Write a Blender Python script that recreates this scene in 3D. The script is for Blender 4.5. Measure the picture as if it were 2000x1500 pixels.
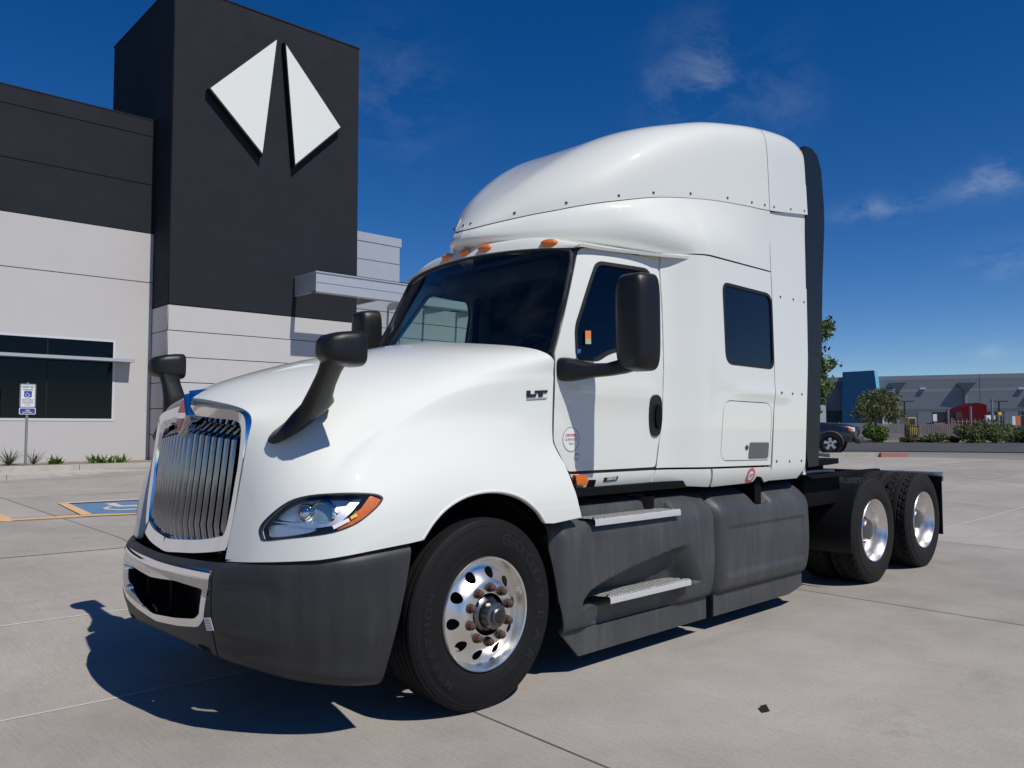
import bpy, bmesh, math, random
import numpy as np
from mathutils import Vector, Matrix
from mathutils.geometry import delaunay_2d_cdt

random.seed(7); np.random.seed(7)
for o in list(bpy.data.objects):
    bpy.data.objects.remove(o, do_unlink=True)
scene = bpy.context.scene
COL = scene.collection
R = math.radians

# ------------------------------------------------------------------ camera
# x runs towards the rear of the white truck, y towards its passenger side, z up;
# the origin is on the concrete under the middle of its front axle
CAM_POS = np.array([-3.01693, -4.48712, 1.50])
YAW, PITCH, ROLL, FPX = R(45.7352), R(3.145), R(-0.0556), 1594.77
CAM_FW = np.array([math.cos(PITCH)*math.cos(YAW), math.cos(PITCH)*math.sin(YAW), math.sin(PITCH)])
_r = np.array([math.sin(YAW), -math.cos(YAW), 0.0]); _u = np.cross(_r, CAM_FW)
CAM_R = _r*math.cos(ROLL) + _u*math.sin(ROLL); CAM_U = -_r*math.sin(ROLL) + _u*math.cos(ROLL)
camd = bpy.data.cameras.new('camera'); cam = bpy.data.objects.new('camera', camd); COL.objects.link(cam)
camd.sensor_fit = 'HORIZONTAL'; camd.sensor_width = 36.0; camd.lens = 36.0*FPX/2000.0
camd.clip_start = 0.05; camd.clip_end = 6000.0
_m = Matrix.Identity(4)
for i in range(3):
    _m[i][0], _m[i][1], _m[i][2], _m[i][3] = CAM_R[i], CAM_U[i], -CAM_FW[i], CAM_POS[i]
cam.matrix_world = _m
scene.camera = cam

def proj(P):                                   # world points -> photograph pixels (2000 x 1500)
    d = np.asarray(P, float) - CAM_POS; z = d @ CAM_FW
    return np.stack([1000 + FPX*(d @ CAM_R)/z, 750 - FPX*(d @ CAM_U)/z], -1)
def at(px, py, axis, val):                     # pixel -> point on the plane axis = val
    d = CAM_FW*FPX + CAM_R*(px-1000) + CAM_U*(750-py)
    return CAM_POS + d*((val-CAM_POS[axis])/d[axis])

# ------------------------------------------------------------------ sky, sun, exposure
SKY_SAT, SKY_GAM, SKY_HUE = 1.40, 1.0, 0.510
SUN_TO = Vector((0.05, -1.0, 1.38)).normalized()
world = bpy.data.worlds.new('World'); scene.world = world; world.use_nodes = True
wn = world.node_tree; wn.nodes.clear()
def _wn(t, **k):
    n = wn.nodes.new(t)
    for a, b in k.items(): setattr(n, a, b)
    return n
sky = _wn('ShaderNodeTexSky', sky_type='NISHITA', sun_disc=False)
sky.sun_elevation = math.asin(SUN_TO.z); sky.sun_rotation = math.atan2(SUN_TO.x, SUN_TO.y)
sky.altitude = 350; sky.air_density = 0.7; sky.dust_density = 0.0; sky.ozone_density = 2.0
bg = _wn('ShaderNodeBackground'); bg.inputs[1].default_value = 0.09
wo = _wn('ShaderNodeOutputWorld')
# thin wind-blown cirrus, a few streaks high over the lot
geo = _wn('ShaderNodeTexCoord')
def _math(op, a, b=None, c=None, clamp=False):
    n = _wn('ShaderNodeMath', operation=op, use_clamp=clamp)
    for i, v in enumerate((a, b, c)):
        if v is None: continue
        if isinstance(v, (int, float)): n.inputs[i].default_value = v
        else: wn.links.new(v, n.inputs[i])
    return n.outputs[0]
sep = _wn('ShaderNodeSeparateXYZ'); wn.links.new(geo.outputs['Generated'], sep.inputs[0])
zz = _math('MAXIMUM', sep.outputs[2], 0.04)
cx_ = _math('DIVIDE', sep.outputs[0], zz); cy_ = _math('DIVIDE', sep.outputs[1], zz)
comb = _wn('ShaderNodeCombineXYZ'); wn.links.new(cx_, comb.inputs[0]); wn.links.new(cy_, comb.inputs[1])
mp = _wn('ShaderNodeMapping'); mp.inputs['Rotation'].default_value = (0, 0, R(20)); mp.inputs['Scale'].default_value = (7.5, 9.5, 17)
wn.links.new(geo.outputs['Generated'], mp.inputs[0])
nz = _wn('ShaderNodeTexNoise'); nz.inputs['Scale'].default_value = 1.3; nz.inputs['Detail'].default_value = 10; nz.inputs['Roughness'].default_value = 0.66
nz.inputs['Distortion'].default_value = 0.3
wn.links.new(mp.outputs[0], nz.inputs['Vector'])
nz2 = _wn('ShaderNodeTexNoise'); nz2.inputs['Scale'].default_value = 9.0; nz2.inputs['Detail'].default_value = 5
wn.links.new(geo.outputs['Generated'], nz2.inputs['Vector'])
# each streak: where it stands in the sky, which way it runs, how long and how wide it is
thin = _math('MULTIPLY', _math('SUBTRACT', nz.outputs[0], 0.42, clamp=True), 4.2, clamp=True)
def _vdot(vec):
    n = _wn('ShaderNodeVectorMath', operation='DOT_PRODUCT'); wn.links.new(geo.outputs['Generated'], n.inputs[0]); n.inputs[1].default_value = tuple(vec); return n.outputs['Value']
cf = None
for (ax_, ay_, bx_, by_, wid, amt) in ((1300, 255, 1395, 20, 50, .20), (1600, 432, 1850, 378, 20, .30), (1840, 380, 2040, 338, 26, .42), (1870, 520, 2040, 492, 20, .30), (1890, 690, 1990, 688, 12, .28), (700, 300, 820, 60, 90, .10), (1560, 60, 1470, 330, 60, .07)):
    def _dir(x, y):
        d = CAM_FW*FPX+CAM_R*(x-1000)+CAM_U*(750-y); return d/np.linalg.norm(d)
    c_ = _dir((ax_+bx_)/2, (ay_+by_)/2); a_ = _dir(bx_, by_)-_dir(ax_, ay_); half = np.linalg.norm(a_)/2; a_ = a_-c_*(a_ @ c_); a_ /= np.linalg.norm(a_); b_ = np.cross(c_, a_)
    dc = _math('MAXIMUM', _vdot(c_), 0.02)
    s_ = _math('DIVIDE', _vdot(a_/half/.75), dc); t_ = _math('DIVIDE', _vdot(b_/(wid/FPX)), dc)
    t_ = _math('ADD', t_, _math('MULTIPLY_ADD', nz2.outputs[0], 3.4, -1.7))
    e_ = _math('EXPONENT', _math('MULTIPLY', _math('ADD', _math('MULTIPLY', s_, s_), _math('MULTIPLY', t_, t_)), -1.0))
    e_ = _math('MULTIPLY', e_, amt)
    cf = e_ if cf is None else _math('ADD', cf, e_)
cf = _math('MULTIPLY', cf, thin, clamp=True)
mixc = _wn('ShaderNodeMix', data_type='RGBA'); wn.links.new(cf, mixc.inputs[0])
hsv = _wn('ShaderNodeHueSaturation'); hsv.inputs['Saturation'].default_value = SKY_SAT; hsv.inputs['Hue'].default_value = SKY_HUE
gam = _wn('ShaderNodeGamma'); gam.inputs[1].default_value = SKY_GAM
wn.links.new(sky.outputs[0], gam.inputs[0]); wn.links.new(gam.outputs[0], hsv.inputs['Color'])
wn.links.new(hsv.outputs[0], mixc.inputs[6]); mixc.inputs[7].default_value = (5.6, 6.6, 7.6, 1)
wn.links.new(mixc.outputs[2], bg.inputs[0]); wn.links.new(bg.outputs[0], wo.inputs[0])

sund = bpy.data.lights.new('sun', 'SUN'); sund.energy = 3.75; sund.angle = R(0.53); sund.color = (1.0, 0.95, 0.87)
sun = bpy.data.objects.new('sun', sund); COL.objects.link(sun)
sun.rotation_euler = SUN_TO.to_track_quat('Z', 'Y').to_euler(); sun.location = (0, -20, 30)
scene.view_settings.view_transform = 'Standard'; scene.view_settings.look = 'None'
scene.view_settings.exposure = 0.0; scene.view_settings.gamma = 1.0
scene.render.engine = 'CYCLES'
scene.cycles.max_bounces = 10; scene.cycles.transparent_max_bounces = 16; scene.cycles.glossy_bounces = 6
scene.cycles.caustics_reflective = False; scene.cycles.caustics_refractive = False

# ------------------------------------------------------------------ materials
MATS = {}
def _inp(n, names, v):
    for nm in names:
        if nm in n.inputs: n.inputs[nm].default_value = v; return
class NB:                                       # tiny node-tree builder
    def __init__(s, name):
        s.m = bpy.data.materials.new(name); s.m.use_nodes = True; s.t = s.m.node_tree
        s.t.nodes.clear(); s.out = s.n('ShaderNodeOutputMaterial')
        MATS[name] = s.m
    def n(s, t, **k):
        x = s.t.nodes.new(t)
        for a, b in k.items(): setattr(x, a, b)
        return x
    def l(s, a, b): s.t.links.new(a, b)
    def math(s, op, a, b=None, c=None, clamp=False):
        n = s.n('ShaderNodeMath', operation=op, use_clamp=clamp)
        for i, v in enumerate((a, b, c)):
            if v is None: continue
            if isinstance(v, (int, float)): n.inputs[i].default_value = v
            else: s.l(v, n.inputs[i])
        return n.outputs[0]
    def coords(s, kind='Object', scale=(1, 1, 1), rot=(0, 0, 0)):
        if kind == 'World':
            c = s.n('ShaderNodeNewGeometry').outputs['Position']
        else:
            c = s.n('ShaderNodeTexCoord').outputs[kind]
        mpp = s.n('ShaderNodeMapping'); mpp.inputs['Scale'].default_value = scale; mpp.inputs['Rotation'].default_value = rot
        s.l(c, mpp.inputs[0]); return mpp.outputs[0]
    def noise(s, vec, scale=5, detail=4, rough=0.55, dist=0.0):
        x = s.n('ShaderNodeTexNoise'); x.inputs['Scale'].default_value = scale
        x.inputs['Detail'].default_value = detail; x.inputs['Roughness'].default_value = rough
        x.inputs['Distortion'].default_value = dist
        if vec is not None: s.l(vec, x.inputs['Vector'])
        return x.outputs[0]
    def ramp(s, f, stops, interp='LINEAR'):
        x = s.n('ShaderNodeValToRGB'); s.l(f, x.inputs[0]); e = x.color_ramp.elements
        x.color_ramp.interpolation = interp
        while len(e) < len(stops): e.new(0.5)
        for i, (p_, c) in enumerate(stops):
            e[i].position = p_; e[i].color = (c if len(c) == 4 else (*c, 1))
        return x.outputs[0]
    def mix(s, f, a, b, blend='MIX'):
        x = s.n('ShaderNodeMix', data_type='RGBA', blend_type=blend)
        for i, v in ((0, f), (6, a), (7, b)):
            if isinstance(v, (int, float)): x.inputs[i].default_value = v
            elif isinstance(v, tuple): x.inputs[i].default_value = (*v, 1) if len(v) == 3 else v
            else: s.l(v, x.inputs[i])
        return x.outputs[2]
    def bsdf(s, base=(0.5,)*3, rough=0.5, metal=0.0, spec=0.5, coat=0.0, coat_rough=0.03, normal=None):
        b = s.n('ShaderNodeBsdfPrincipled')
        for nm, v in (('Base Color', base), ('Roughness', rough), ('Metallic', metal), ('Specular IOR Level', spec), ('Coat Weight', coat), ('Coat Roughness', coat_rough)):
            if isinstance(v, (int, float)): b.inputs[nm].default_value = v
            elif isinstance(v, tuple): b.inputs[nm].default_value = (*v, 1)
            else: s.l(v, b.inputs[nm])
        if normal is not None: s.l(normal, b.inputs['Normal'])
        return b
    def bump(s, h, strength=0.2, dist=0.01):
        x = s.n('ShaderNodeBump'); x.inputs['Strength'].default_value = strength; x.inputs['Distance'].default_value = dist
        s.l(h, x.inputs['Height']); return x.outputs[0]
    def done(s, sh): s.l(sh if not hasattr(sh, 'outputs') else sh.outputs[0], s.out.inputs[0]); return s.m

def simple(name, base, rough=0.5, metal=0.0, spec=0.5, coat=0.0, var=0.12, nscale=6.0, bump=0.0, bscale=60.0):
    b = NB(name); c = b.coords('World')
    n = b.noise(c, nscale, 5, 0.6)
    k = b.math('MULTIPLY_ADD', n, 2*var, 1.0-var)
    col = b.n('ShaderNodeVectorMath', operation='SCALE'); col.inputs[0].default_value = base; b.l(k, col.inputs['Scale'])
    nr = None
    if bump > 0: nr = b.bump(b.noise(c, bscale, 4, 0.6), bump, 0.004)
    rg = b.math('MULTIPLY_ADD', b.noise(c, nscale*2.3, 4), 0.16*rough*2, rough*0.84, clamp=True)
    return b.done(b.bsdf(col.outputs[0], rg, metal, spec, coat, 0.03, nr))

# ------------------------------------------------------------------ objects
def link(name, me, parent=None, mats=None, label=None, cat=None, group=None, kind=None):
    o = bpy.data.objects.new(name, me); COL.objects.link(o)
    if me is not None and mats is not None:
        for m in (mats if isinstance(mats, (list, tuple)) else [mats]):
            me.materials.append(MATS[m] if isinstance(m, str) else m)
    if parent is not None: o.parent = parent
    tag(o, label, cat, group, kind)
    return o
def tag(o, label=None, cat=None, group=None, kind=None):
    if label: o['label'] = label
    if cat: o['category'] = cat
    if group: o['group'] = group
    if kind: o['kind'] = kind
    return o
def empty(name, label, cat, loc=(0, 0, 0), rz=0.0, group=None):
    o = bpy.data.objects.new(name, None); COL.objects.link(o); o.location = loc; o.rotation_euler = (0, 0, rz)
    o.empty_display_size = 0.2
    return tag(o, label, cat, group)
def mesh(name, V, F, smooth=False, angle=None, nrm=None):
    me = bpy.data.meshes.new(name)
    me.from_pydata([tuple(map(float, v)) for v in V], [], [tuple(int(i) for i in f) for f in F])
    me.validate(); me.update()
    if smooth or angle is not None or nrm is not None:
        me.polygons.foreach_set('use_smooth', [True]*len(me.polygons))
    if angle is not None: me.set_sharp_from_angle(angle=R(angle))
    if nrm is not None and len(nrm) == len(me.vertices):
        me.normals_split_custom_set_from_vertices([tuple(map(float, n)) for n in nrm])
    return me
class MB:                                       # collects shapes into one mesh
    def __init__(s): s.V = []; s.F = []
    def add(s, V, F):
        k = len(s.V); s.V += [tuple(v) for v in V]; s.F += [tuple(i+k for i in f) for f in F]; return s
    def box(s, c, d, M=None):
        x, y, z = (d[0]/2, d[1]/2, d[2]/2)
        V = np.array([(a*x, b*y, e*z) for a in (-1, 1) for b in (-1, 1) for e in (-1, 1)])
        if M is not None: V = V @ np.asarray(M).T
        V = V + np.asarray(c)
        return s.add(V, [(0, 1, 3, 2), (4, 6, 7, 5), (0, 4, 5, 1), (2, 3, 7, 6), (0, 2, 6, 4), (1, 5, 7, 3)])
    def rbox(s, c, d, r, seg=3, M=None):        # box with rounded edges
        bm = bmesh.new(); bmesh.ops.create_cube(bm, size=1.0)
        for v in bm.verts: v.co = Vector((v.co.x*d[0], v.co.y*d[1], v.co.z*d[2]))
        bmesh.ops.bevel(bm, geom=list(bm.edges), offset=r, segments=seg, profile=0.5, affect='EDGES')
        V = np.array([v.co[:] for v in bm.verts]); bm.verts.index_update()
        F = [tuple(v.index for v in f.verts) for f in bm.faces]; bm.free()
        if M is not None: V = V @ np.asarray(M).T
        return s.add(V+np.asarray(c), F)
    def tube(s, path, rad, n=10, cap=True, sx=1.0):
        P = np.asarray(path, float); m = len(P)
        rad = np.broadcast_to(np.asarray(rad, float), (m,))
        T = np.gradient(P, axis=0); T /= np.linalg.norm(T, axis=1)[:, None]+1e-12
        up = np.array([0, 0, 1.0]) if abs(T[0, 2]) < 0.9 else np.array([1.0, 0, 0])
        A = np.cross(T[0], up); A /= np.linalg.norm(A)
        V = []; F = []
        for i in range(m):
            A = A - T[i]*(A@T[i]); A /= np.linalg.norm(A); B = np.cross(T[i], A)
            for k in range(n):
                a = 2*math.pi*k/n; V.append(P[i] + rad[i]*(sx*math.cos(a)*A + math.sin(a)*B))
        for i in range(m-1):
            for k in range(n):
                F.append((i*n+k, i*n+(k+1) % n, (i+1)*n+(k+1) % n, (i+1)*n+k))
        if cap: F.append(tuple(range(n-1, -1, -1))); F.append(tuple((m-1)*n+k for k in range(n)))
        return s.add(V, F)
    def lathe(s, prof, c, axis=1, n=48, close=False):   # prof: (radius, offset along the axis)
        V = []; F = []; m = len(prof)
        for k in range(n):
            a = 2*math.pi*k/n; ca, sa = math.cos(a), math.sin(a)
            for r, h in prof:
                V.append({1: (c[0]+r*ca, c[1]+h, c[2]+r*sa), 2: (c[0]+r*ca, c[1]+r*sa, c[2]+h), 0: (c[0]+h, c[1]+r*ca, c[2]+r*sa)}[axis])
        for k in range(n):
            k2 = (k+1) % n
            for i in range(m-1):
                F.append((k*m+i, k2*m+i, k2*m+i+1, k*m+i+1))
        return s.add(V, F)
    def prism(s, poly, ax, lo, hi):             # poly in the two other axes, extruded along ax
        n = len(poly); V = []
        for h in (lo, hi):
            for p_ in poly:
                q = list(p_); q.insert(ax, h); V.append(q)
        F = [tuple(range(n-1, -1, -1)), tuple(range(n, 2*n))] + [(i, (i+1) % n, n+(i+1) % n, n+i) for i in range(n)]
        return s.add(V, F)
    def grid(s, P):                             # P: (m, n, 3) array of points
        m, n = P.shape[:2]
        return s.add(P.reshape(-1, 3), [(i*n+j, i*n+j+1, (i+1)*n+j+1, (i+1)*n+j) for i in range(m-1) for j in range(n-1)])
    def mirror_y(s):
        k = len(s.V); s.V += [(x, -y, z) for x, y, z in s.V]; s.F += [tuple(i+k for i in f[::-1]) for f in s.F]; return s
    def fixnormals(s):
        bm = bmesh.new(); vs = [bm.verts.new(v) for v in s.V]
        for f in s.F:
            try: bm.faces.new([vs[i] for i in f])
            except ValueError: pass
        bmesh.ops.recalc_face_normals(bm, faces=bm.faces); bm.verts.index_update()
        s.F = [tuple(v.index for v in f.verts) for f in bm.faces]; bm.free(); return s
    def build(s, name, mats, parent=None, angle=35, fix=True, **k):
        if fix: s.fixnormals()
        return link(name, mesh(name, s.V, s.F, angle=angle), parent, mats, **k)

# ------------------------------------------------------------------ spline surfaces, trimmed by outlines
def _card(n):                                   # second derivatives of the natural cubic through n values
    A = np.zeros((n, n)); B = np.zeros((n, n)); A[0, 0] = A[-1, -1] = 1
    for i in range(1, n-1):
        A[i, i-1:i+2] = (1, 4, 1); B[i, i-1:i+2] = (6, -12, 6)
    return np.linalg.solve(A, B)
_CARD = {}
def cweights(t, n):
    if n not in _CARD: _CARD[n] = _card(n)
    M = _CARD[n]; t = np.asarray(t, float)
    k = np.clip(np.floor(t).astype(int), 0, n-2); b = t-k; a = 1-b
    lo = t < 0; hi = t > n-1                     # straight on beyond the ends
    bb = np.clip(b, 0, 1); aa = 1-bb
    W = np.zeros((len(t), n)); I = np.arange(len(t))
    W[I, k] += a; W[I, k+1] += b
    W += ((aa**3-aa)[:, None]*M[k] + (bb**3-bb)[:, None]*M[k+1])/6
    if lo.any():
        W[lo] += (b[lo])[:, None]*((-2*M[0]-M[1])/6)[None, :]
    if hi.any():
        W[hi] += (b[hi]-1)[:, None]*((2*M[n-1]+M[n-2])/6)[None, :]
    return W
class Net:                                      # tensor surface through a net of points; sym: column 0 lies on y = 0
    def __init__(s, P, sym=True):
        P = np.asarray(P, float)
        s.sym = sym
        if sym:
            Q = P[:, 1:2].copy(); Q[..., 1] *= -1; P = np.concatenate([Q, P], 1)
        s.P = P; s.nu, s.nv = P.shape[:2]; s.off = 1 if sym else 0
        s.umax = s.nu-1; s.vmax = s.nv-1-s.off
    def __call__(s, u, v):
        u = np.atleast_1d(np.asarray(u, float)); v = np.atleast_1d(np.asarray(v, float))
        return np.einsum('ni,nj,ijk->nk', cweights(u, s.nu), cweights(v+s.off, s.nv), s.P)
class Fn:
    def __init__(s, f, ur, vr): s.f = f; s.ur = ur; s.vr = vr
    def __call__(s, u, v): return s.f(np.atleast_1d(np.asarray(u, float)), np.atleast_1d(np.asarray(v, float)))
def srange(S): return ((0, S.umax), (0, S.vmax)) if isinstance(S, Net) else (S.ur, S.vr)
def snormal(S, u, v, h=1e-3):
    du = S(u+h, v)-S(u-h, v); dv = S(u, v+h)-S(u, v-h)
    n = np.cross(du, dv); return n/(np.linalg.norm(n, axis=1)[:, None]+1e-12)
def onsurf(S, px):                              # photograph pixels -> (u, v) on a surface
    (u0, u1), (v0, v1) = srange(S)
    U, Vv = np.meshgrid(np.linspace(u0, u1, 70), np.linspace(v0, v1, 70)); U = U.ravel(); Vv = Vv.ravel()
    P = S(U, Vv); Q = proj(P); D = np.linalg.norm(P-CAM_POS, axis=1)
    px = np.asarray(px, float)
    d2 = ((Q[None]-px[:, None])**2).sum(-1) + (D[None]*4)**2*0.02
    k = d2.argmin(1); u = U[k]; v = Vv[k]; hu = (u1-u0)*1e-4; hv = (v1-v0)*1e-4
    for it in range(14):
        f0 = proj(S(u, v)); fu = (proj(S(u+hu, v))-f0)/hu; fv = (proj(S(u, v+hv))-f0)/hv
        r = px-f0; det = fu[:, 0]*fv[:, 1]-fu[:, 1]*fv[:, 0]; det = np.where(abs(det) < 1e-9, 1e-9, det)
        su = (r[:, 0]*fv[:, 1]-r[:, 1]*fv[:, 0])/det; sv = (fu[:, 0]*r[:, 1]-fu[:, 1]*r[:, 0])/det
        u = u+np.clip(su, -(u1-u0)*.1, (u1-u0)*.1); v = v+np.clip(sv, -(v1-v0)*.1, (v1-v0)*.1)
        u = np.clip(u, u0-(u1-u0)*.08, u1+(u1-u0)*.08); v = np.clip(v, v0-(v1-v0)*.08, v1+(v1-v0)*.08)
    return np.stack([u, v], -1)
def inside(P, poly):
    x, y = P[:, 0], P[:, 1]; c = np.zeros(len(P), bool); n = len(poly)
    for i in range(n):
        x0, y0 = poly[i]; x1, y1 = poly[(i+1) % n]
        if y0 == y1: continue
        c ^= ((y0 > y) != (y1 > y)) & (x < (x1-x0)*(y-y0)/(y1-y0)+x0)
    return c
def resample(poly, step, closed=True):          # keeps the corners, adds points between them
    out = []; n = len(poly)
    for i in range(n if closed else n-1):
        a = np.asarray(poly[i], float); b = np.asarray(poly[(i+1) % n], float)
        k = max(1, int(math.ceil(np.linalg.norm(b-a)/step)))
        out += [a+(b-a)*t/k for t in range(k)]
    if not closed: out.append(np.asarray(poly[-1], float))
    return np.array(out)
def rounded(poly, r, seg=5):                    # rounds the corners of a closed outline
    out = []; n = len(poly); rr = np.broadcast_to(np.asarray(r, float), (n,))
    for i in range(n):
        p0, p1, p2 = (np.asarray(poly[(i+k) % n], float) for k in (-1, 0, 1))
        a = p0-p1; b = p2-p1; la, lb = np.linalg.norm(a), np.linalg.norm(b)
        q = min(rr[i], la*.48, lb*.48)
        if q < 1e-6: out.append(p1); continue
        A = p1+a/la*q; B = p1+b/lb*q
        for t in np.linspace(0, 1, seg+1): out.append((1-t)**2*A+2*t*(1-t)*p1+t*t*B)
    return np.array(out)
def smoothloop(poly, sub=5):                    # closed Catmull-Rom
    P = np.asarray(poly, float); n = len(P); out = []
    for i in range(n):
        p0, p1, p2, p3 = P[i-1], P[i], P[(i+1) % n], P[(i+2) % n]
        for t in np.arange(sub)/sub:
            out.append(.5*((2*p1)+(-p0+p2)*t+(2*p0-5*p1+4*p2-p3)*t*t+(-p0+3*p1-3*p2+p3)*t**3))
    return np.array(out)
def smoothline(poly, sub=6):
    P = np.asarray(poly, float); P = np.vstack([2*P[0]-P[1], P, 2*P[-1]-P[-2]]); out = []
    for i in range(1, len(P)-2):
        p0, p1, p2, p3 = P[i-1:i+3]
        for t in np.arange(sub)/sub:
            out.append(.5*((2*p1)+(-p0+p2)*t+(2*p0-5*p1+4*p2-p3)*t*t+(-p0+3*p1-3*p2+p3)*t**3))
    out.append(P[-2]); return np.array(out)
def inset(poly, d):                             # moves a closed outline inwards by d
    P = np.asarray(poly, float); n = len(P)
    A = sum(P[i, 0]*P[(i+1) % n, 1]-P[(i+1) % n, 0]*P[i, 1] for i in range(n))
    s = 1 if A > 0 else -1; out = []
    for i in range(n):
        e1 = P[i]-P[i-1]; e2 = P[(i+1) % n]-P[i]
        n1 = np.array([-e1[1], e1[0]])*s/(np.linalg.norm(e1)+1e-9); n2 = np.array([-e2[1], e2[0]])*s/(np.linalg.norm(e2)+1e-9)
        m = n1+n2; m /= max(np.dot(m, m)/2, .25); out.append(P[i]+m*d)
    return np.array(out)
def panel(name, S, outline, holes=(), mat='paint', parent=None, step=0.06, su=1.0, sv=1.0, thick=0.02,
          both=False, mirror=False, flip=False, edge=None, offset=0.0, rim=True, only=None, **k):
    """A sheet of surface S inside outline (u, v) less the holes, with folded-in edges.
    su, sv: metres per unit of u and v; both: also the mirrored half in the same mesh; mirror: only the mirrored one."""
    sc = np.array([su, sv]); loops = []
    for lp in [outline, *holes]:
        loops.append(resample(np.asarray(lp, float)*sc, (edge or step)))
    out = loops[0]
    lo = out.min(0); hi = out.max(0)
    gx = np.arange(lo[0]+step*.5, hi[0], step); gy = np.arange(lo[1]+step*.5, hi[1], step*.87)
    G = np.array([(x+(step*.5 if j % 2 else 0), y) for j, y in enumerate(gy) for x in gx]) if len(gx) and len(gy) else np.zeros((0, 2))
    if len(G):
        ok = inside(G, out)
        for h in loops[1:]: ok &= ~inside(G, h)
        B = np.vstack(loops)
        for i0 in range(0, len(B), 400):
            ok &= (((G[:, None]-B[None, i0:i0+400])**2).sum(-1).min(1) > (step*.45)**2)
        G = G[ok]
    V2 = np.vstack(loops+[G]); E = []; k0 = 0
    for l in loops:
        E += [(k0+i, k0+(i+1) % len(l)) for i in range(len(l))]; k0 += len(l)
    vo, eo, fo, ov, oe, of = delaunay_2d_cdt([Vector(p_) for p_ in V2], E, [], 0, 1e-7)
    UV = np.array([v[:] for v in vo]); T = np.array([f for f in fo if len(f) == 3])
    c = UV[T].mean(1); ok = inside(c, out)
    for h in loops[1:]: ok &= ~inside(c, h)
    T = T[ok]; uv = UV/sc
    P = S(uv[:, 0], uv[:, 1]); N = snormal(S, uv[:, 0], uv[:, 1])
    if flip: N = -N
    if offset: P = P+N*offset
    # triangle winding to agree with N
    fn = np.cross(P[T[:, 1]]-P[T[:, 0]], P[T[:, 2]]-P[T[:, 0]]); bad = (fn*N[T].mean(1)).sum(1) < 0
    T[bad] = T[bad][:, ::-1]
    V = [*P]; NN = [*N]; F = [tuple(t) for t in T]
    if rim and thick > 0:
        # boundary edges
        from collections import Counter
        cnt = Counter()
        for t in T:
            for a, b in ((t[0], t[1]), (t[1], t[2]), (t[2], t[0])): cnt[(min(a, b), max(a, b))] += 1
        dup = {}
        for t in T:
            for a, b in ((t[0], t[1]), (t[1], t[2]), (t[2], t[0])):
                if cnt[(min(a, b), max(a, b))] == 1:
                    if both and abs(P[a][1]) < 1e-4 and abs(P[b][1]) < 1e-4: continue
                    for q in (a, b):
                        if q not in dup:
                            dup[q] = len(V); V += [P[q], P[q]-N[q]*thick]; NN += [np.zeros(3), np.zeros(3)]
                    F.append((b, a, dup[a]+1, dup[b]+1) if False else (dup[b], dup[a], dup[a]+1, dup[b]+1))
    V = np.array(V); NN = np.array(NN)
    if mirror or both:
        Vm = V*np.array([1, -1, 1]); Nm = NN*np.array([1, -1, 1]); Fm = [f[::-1] for f in F]
        if mirror: V, NN, F = Vm, Nm, Fm
        else:
            n0 = len(V); V = np.vstack([V, Vm]); NN = np.vstack([NN, Nm]); F = F+[tuple(i+n0 for i in f) for f in Fm]
    me = mesh(name, V, F, nrm=NN)
    return link(name, me, parent, mat, **k)
def text_mesh(s, size, depth=0.0, align='CENTER', bold=False, spacing=1.0):
    c = bpy.data.curves.new('lettering', 'FONT'); c.body = s; c.size = size; c.align_x = align; c.align_y = 'CENTER'
    c.extrude = depth; c.resolution_u = 3; c.space_character = spacing
    if bold: c.offset = size*0.022
    o = bpy.data.objects.new('lettering', c); COL.objects.link(o)
    dg = bpy.context.evaluated_depsgraph_get(); me0 = o.evaluated_get(dg).to_mesh()
    V = np.array([v.co[:] for v in me0.vertices]); F = [tuple(p_.vertices) for p_ in me0.polygons]
    o.evaluated_get(dg).to_mesh_clear(); bpy.data.objects.remove(o, do_unlink=True); bpy.data.curves.remove(c)
    return V, F
def sstep(a, b, x):
    t = np.clip((np.asarray(x, float)-a)/(b-a), 0, 1); return t*t*(3-2*t)
# ------------------------------------------------------------------ the materials of this place
def _paint():
    b = NB('paint'); c = b.coords('World')
    n = b.noise(c, 1.7, 5, 0.6); n2 = b.noise(c, 23, 3, 0.6)
    col = b.mix(b.math('MULTIPLY_ADD', n, 0.55, 0.1, clamp=True), (0.745, 0.762, 0.712), (0.72, 0.732, 0.682))
    col = b.mix(b.math('MULTIPLY', b.math('SUBTRACT', n2, 0.62, clamp=True), 0.5), col, (0.62, 0.60, 0.56))
    nr = b.bump(b.noise(c, 5.0, 2, 0.5), 0.03, 0.01)
    return b.done(b.bsdf(col, 0.5, 0.0, 0.25, 1.0, 0.03, nr))
_paint()
def _plastic(name='grey_plastic', k=1.0):
    b = NB(name); c = b.coords('World', (9, 9, 0.9)); c2 = b.coords('World')
    streak = b.noise(c, 1.6, 6, 0.65); blot = b.noise(c2, 2.2, 5, 0.6); fine = b.noise(c2, 140, 3, 0.7)
    f = b.math('ADD', b.math('MULTIPLY', streak, 0.6), b.math('MULTIPLY', blot, 0.55))
    col = b.ramp(f, [(0.40, (0.042*k, 0.045*k, 0.049*k)), (0.57, (0.053*k, 0.056*k, 0.060*k)), (0.76, (0.082*k, 0.084*k, 0.086*k))])
    nr = b.bump(fine, 0.25, 0.0015)
    rg = b.math('MULTIPLY_ADD', blot, 0.2, 0.42)
    return b.done(b.bsdf(col, rg, 0, 0.45, 0, 0.1, nr))
_plastic(); _plastic('bumper_plastic', 0.46)
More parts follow.
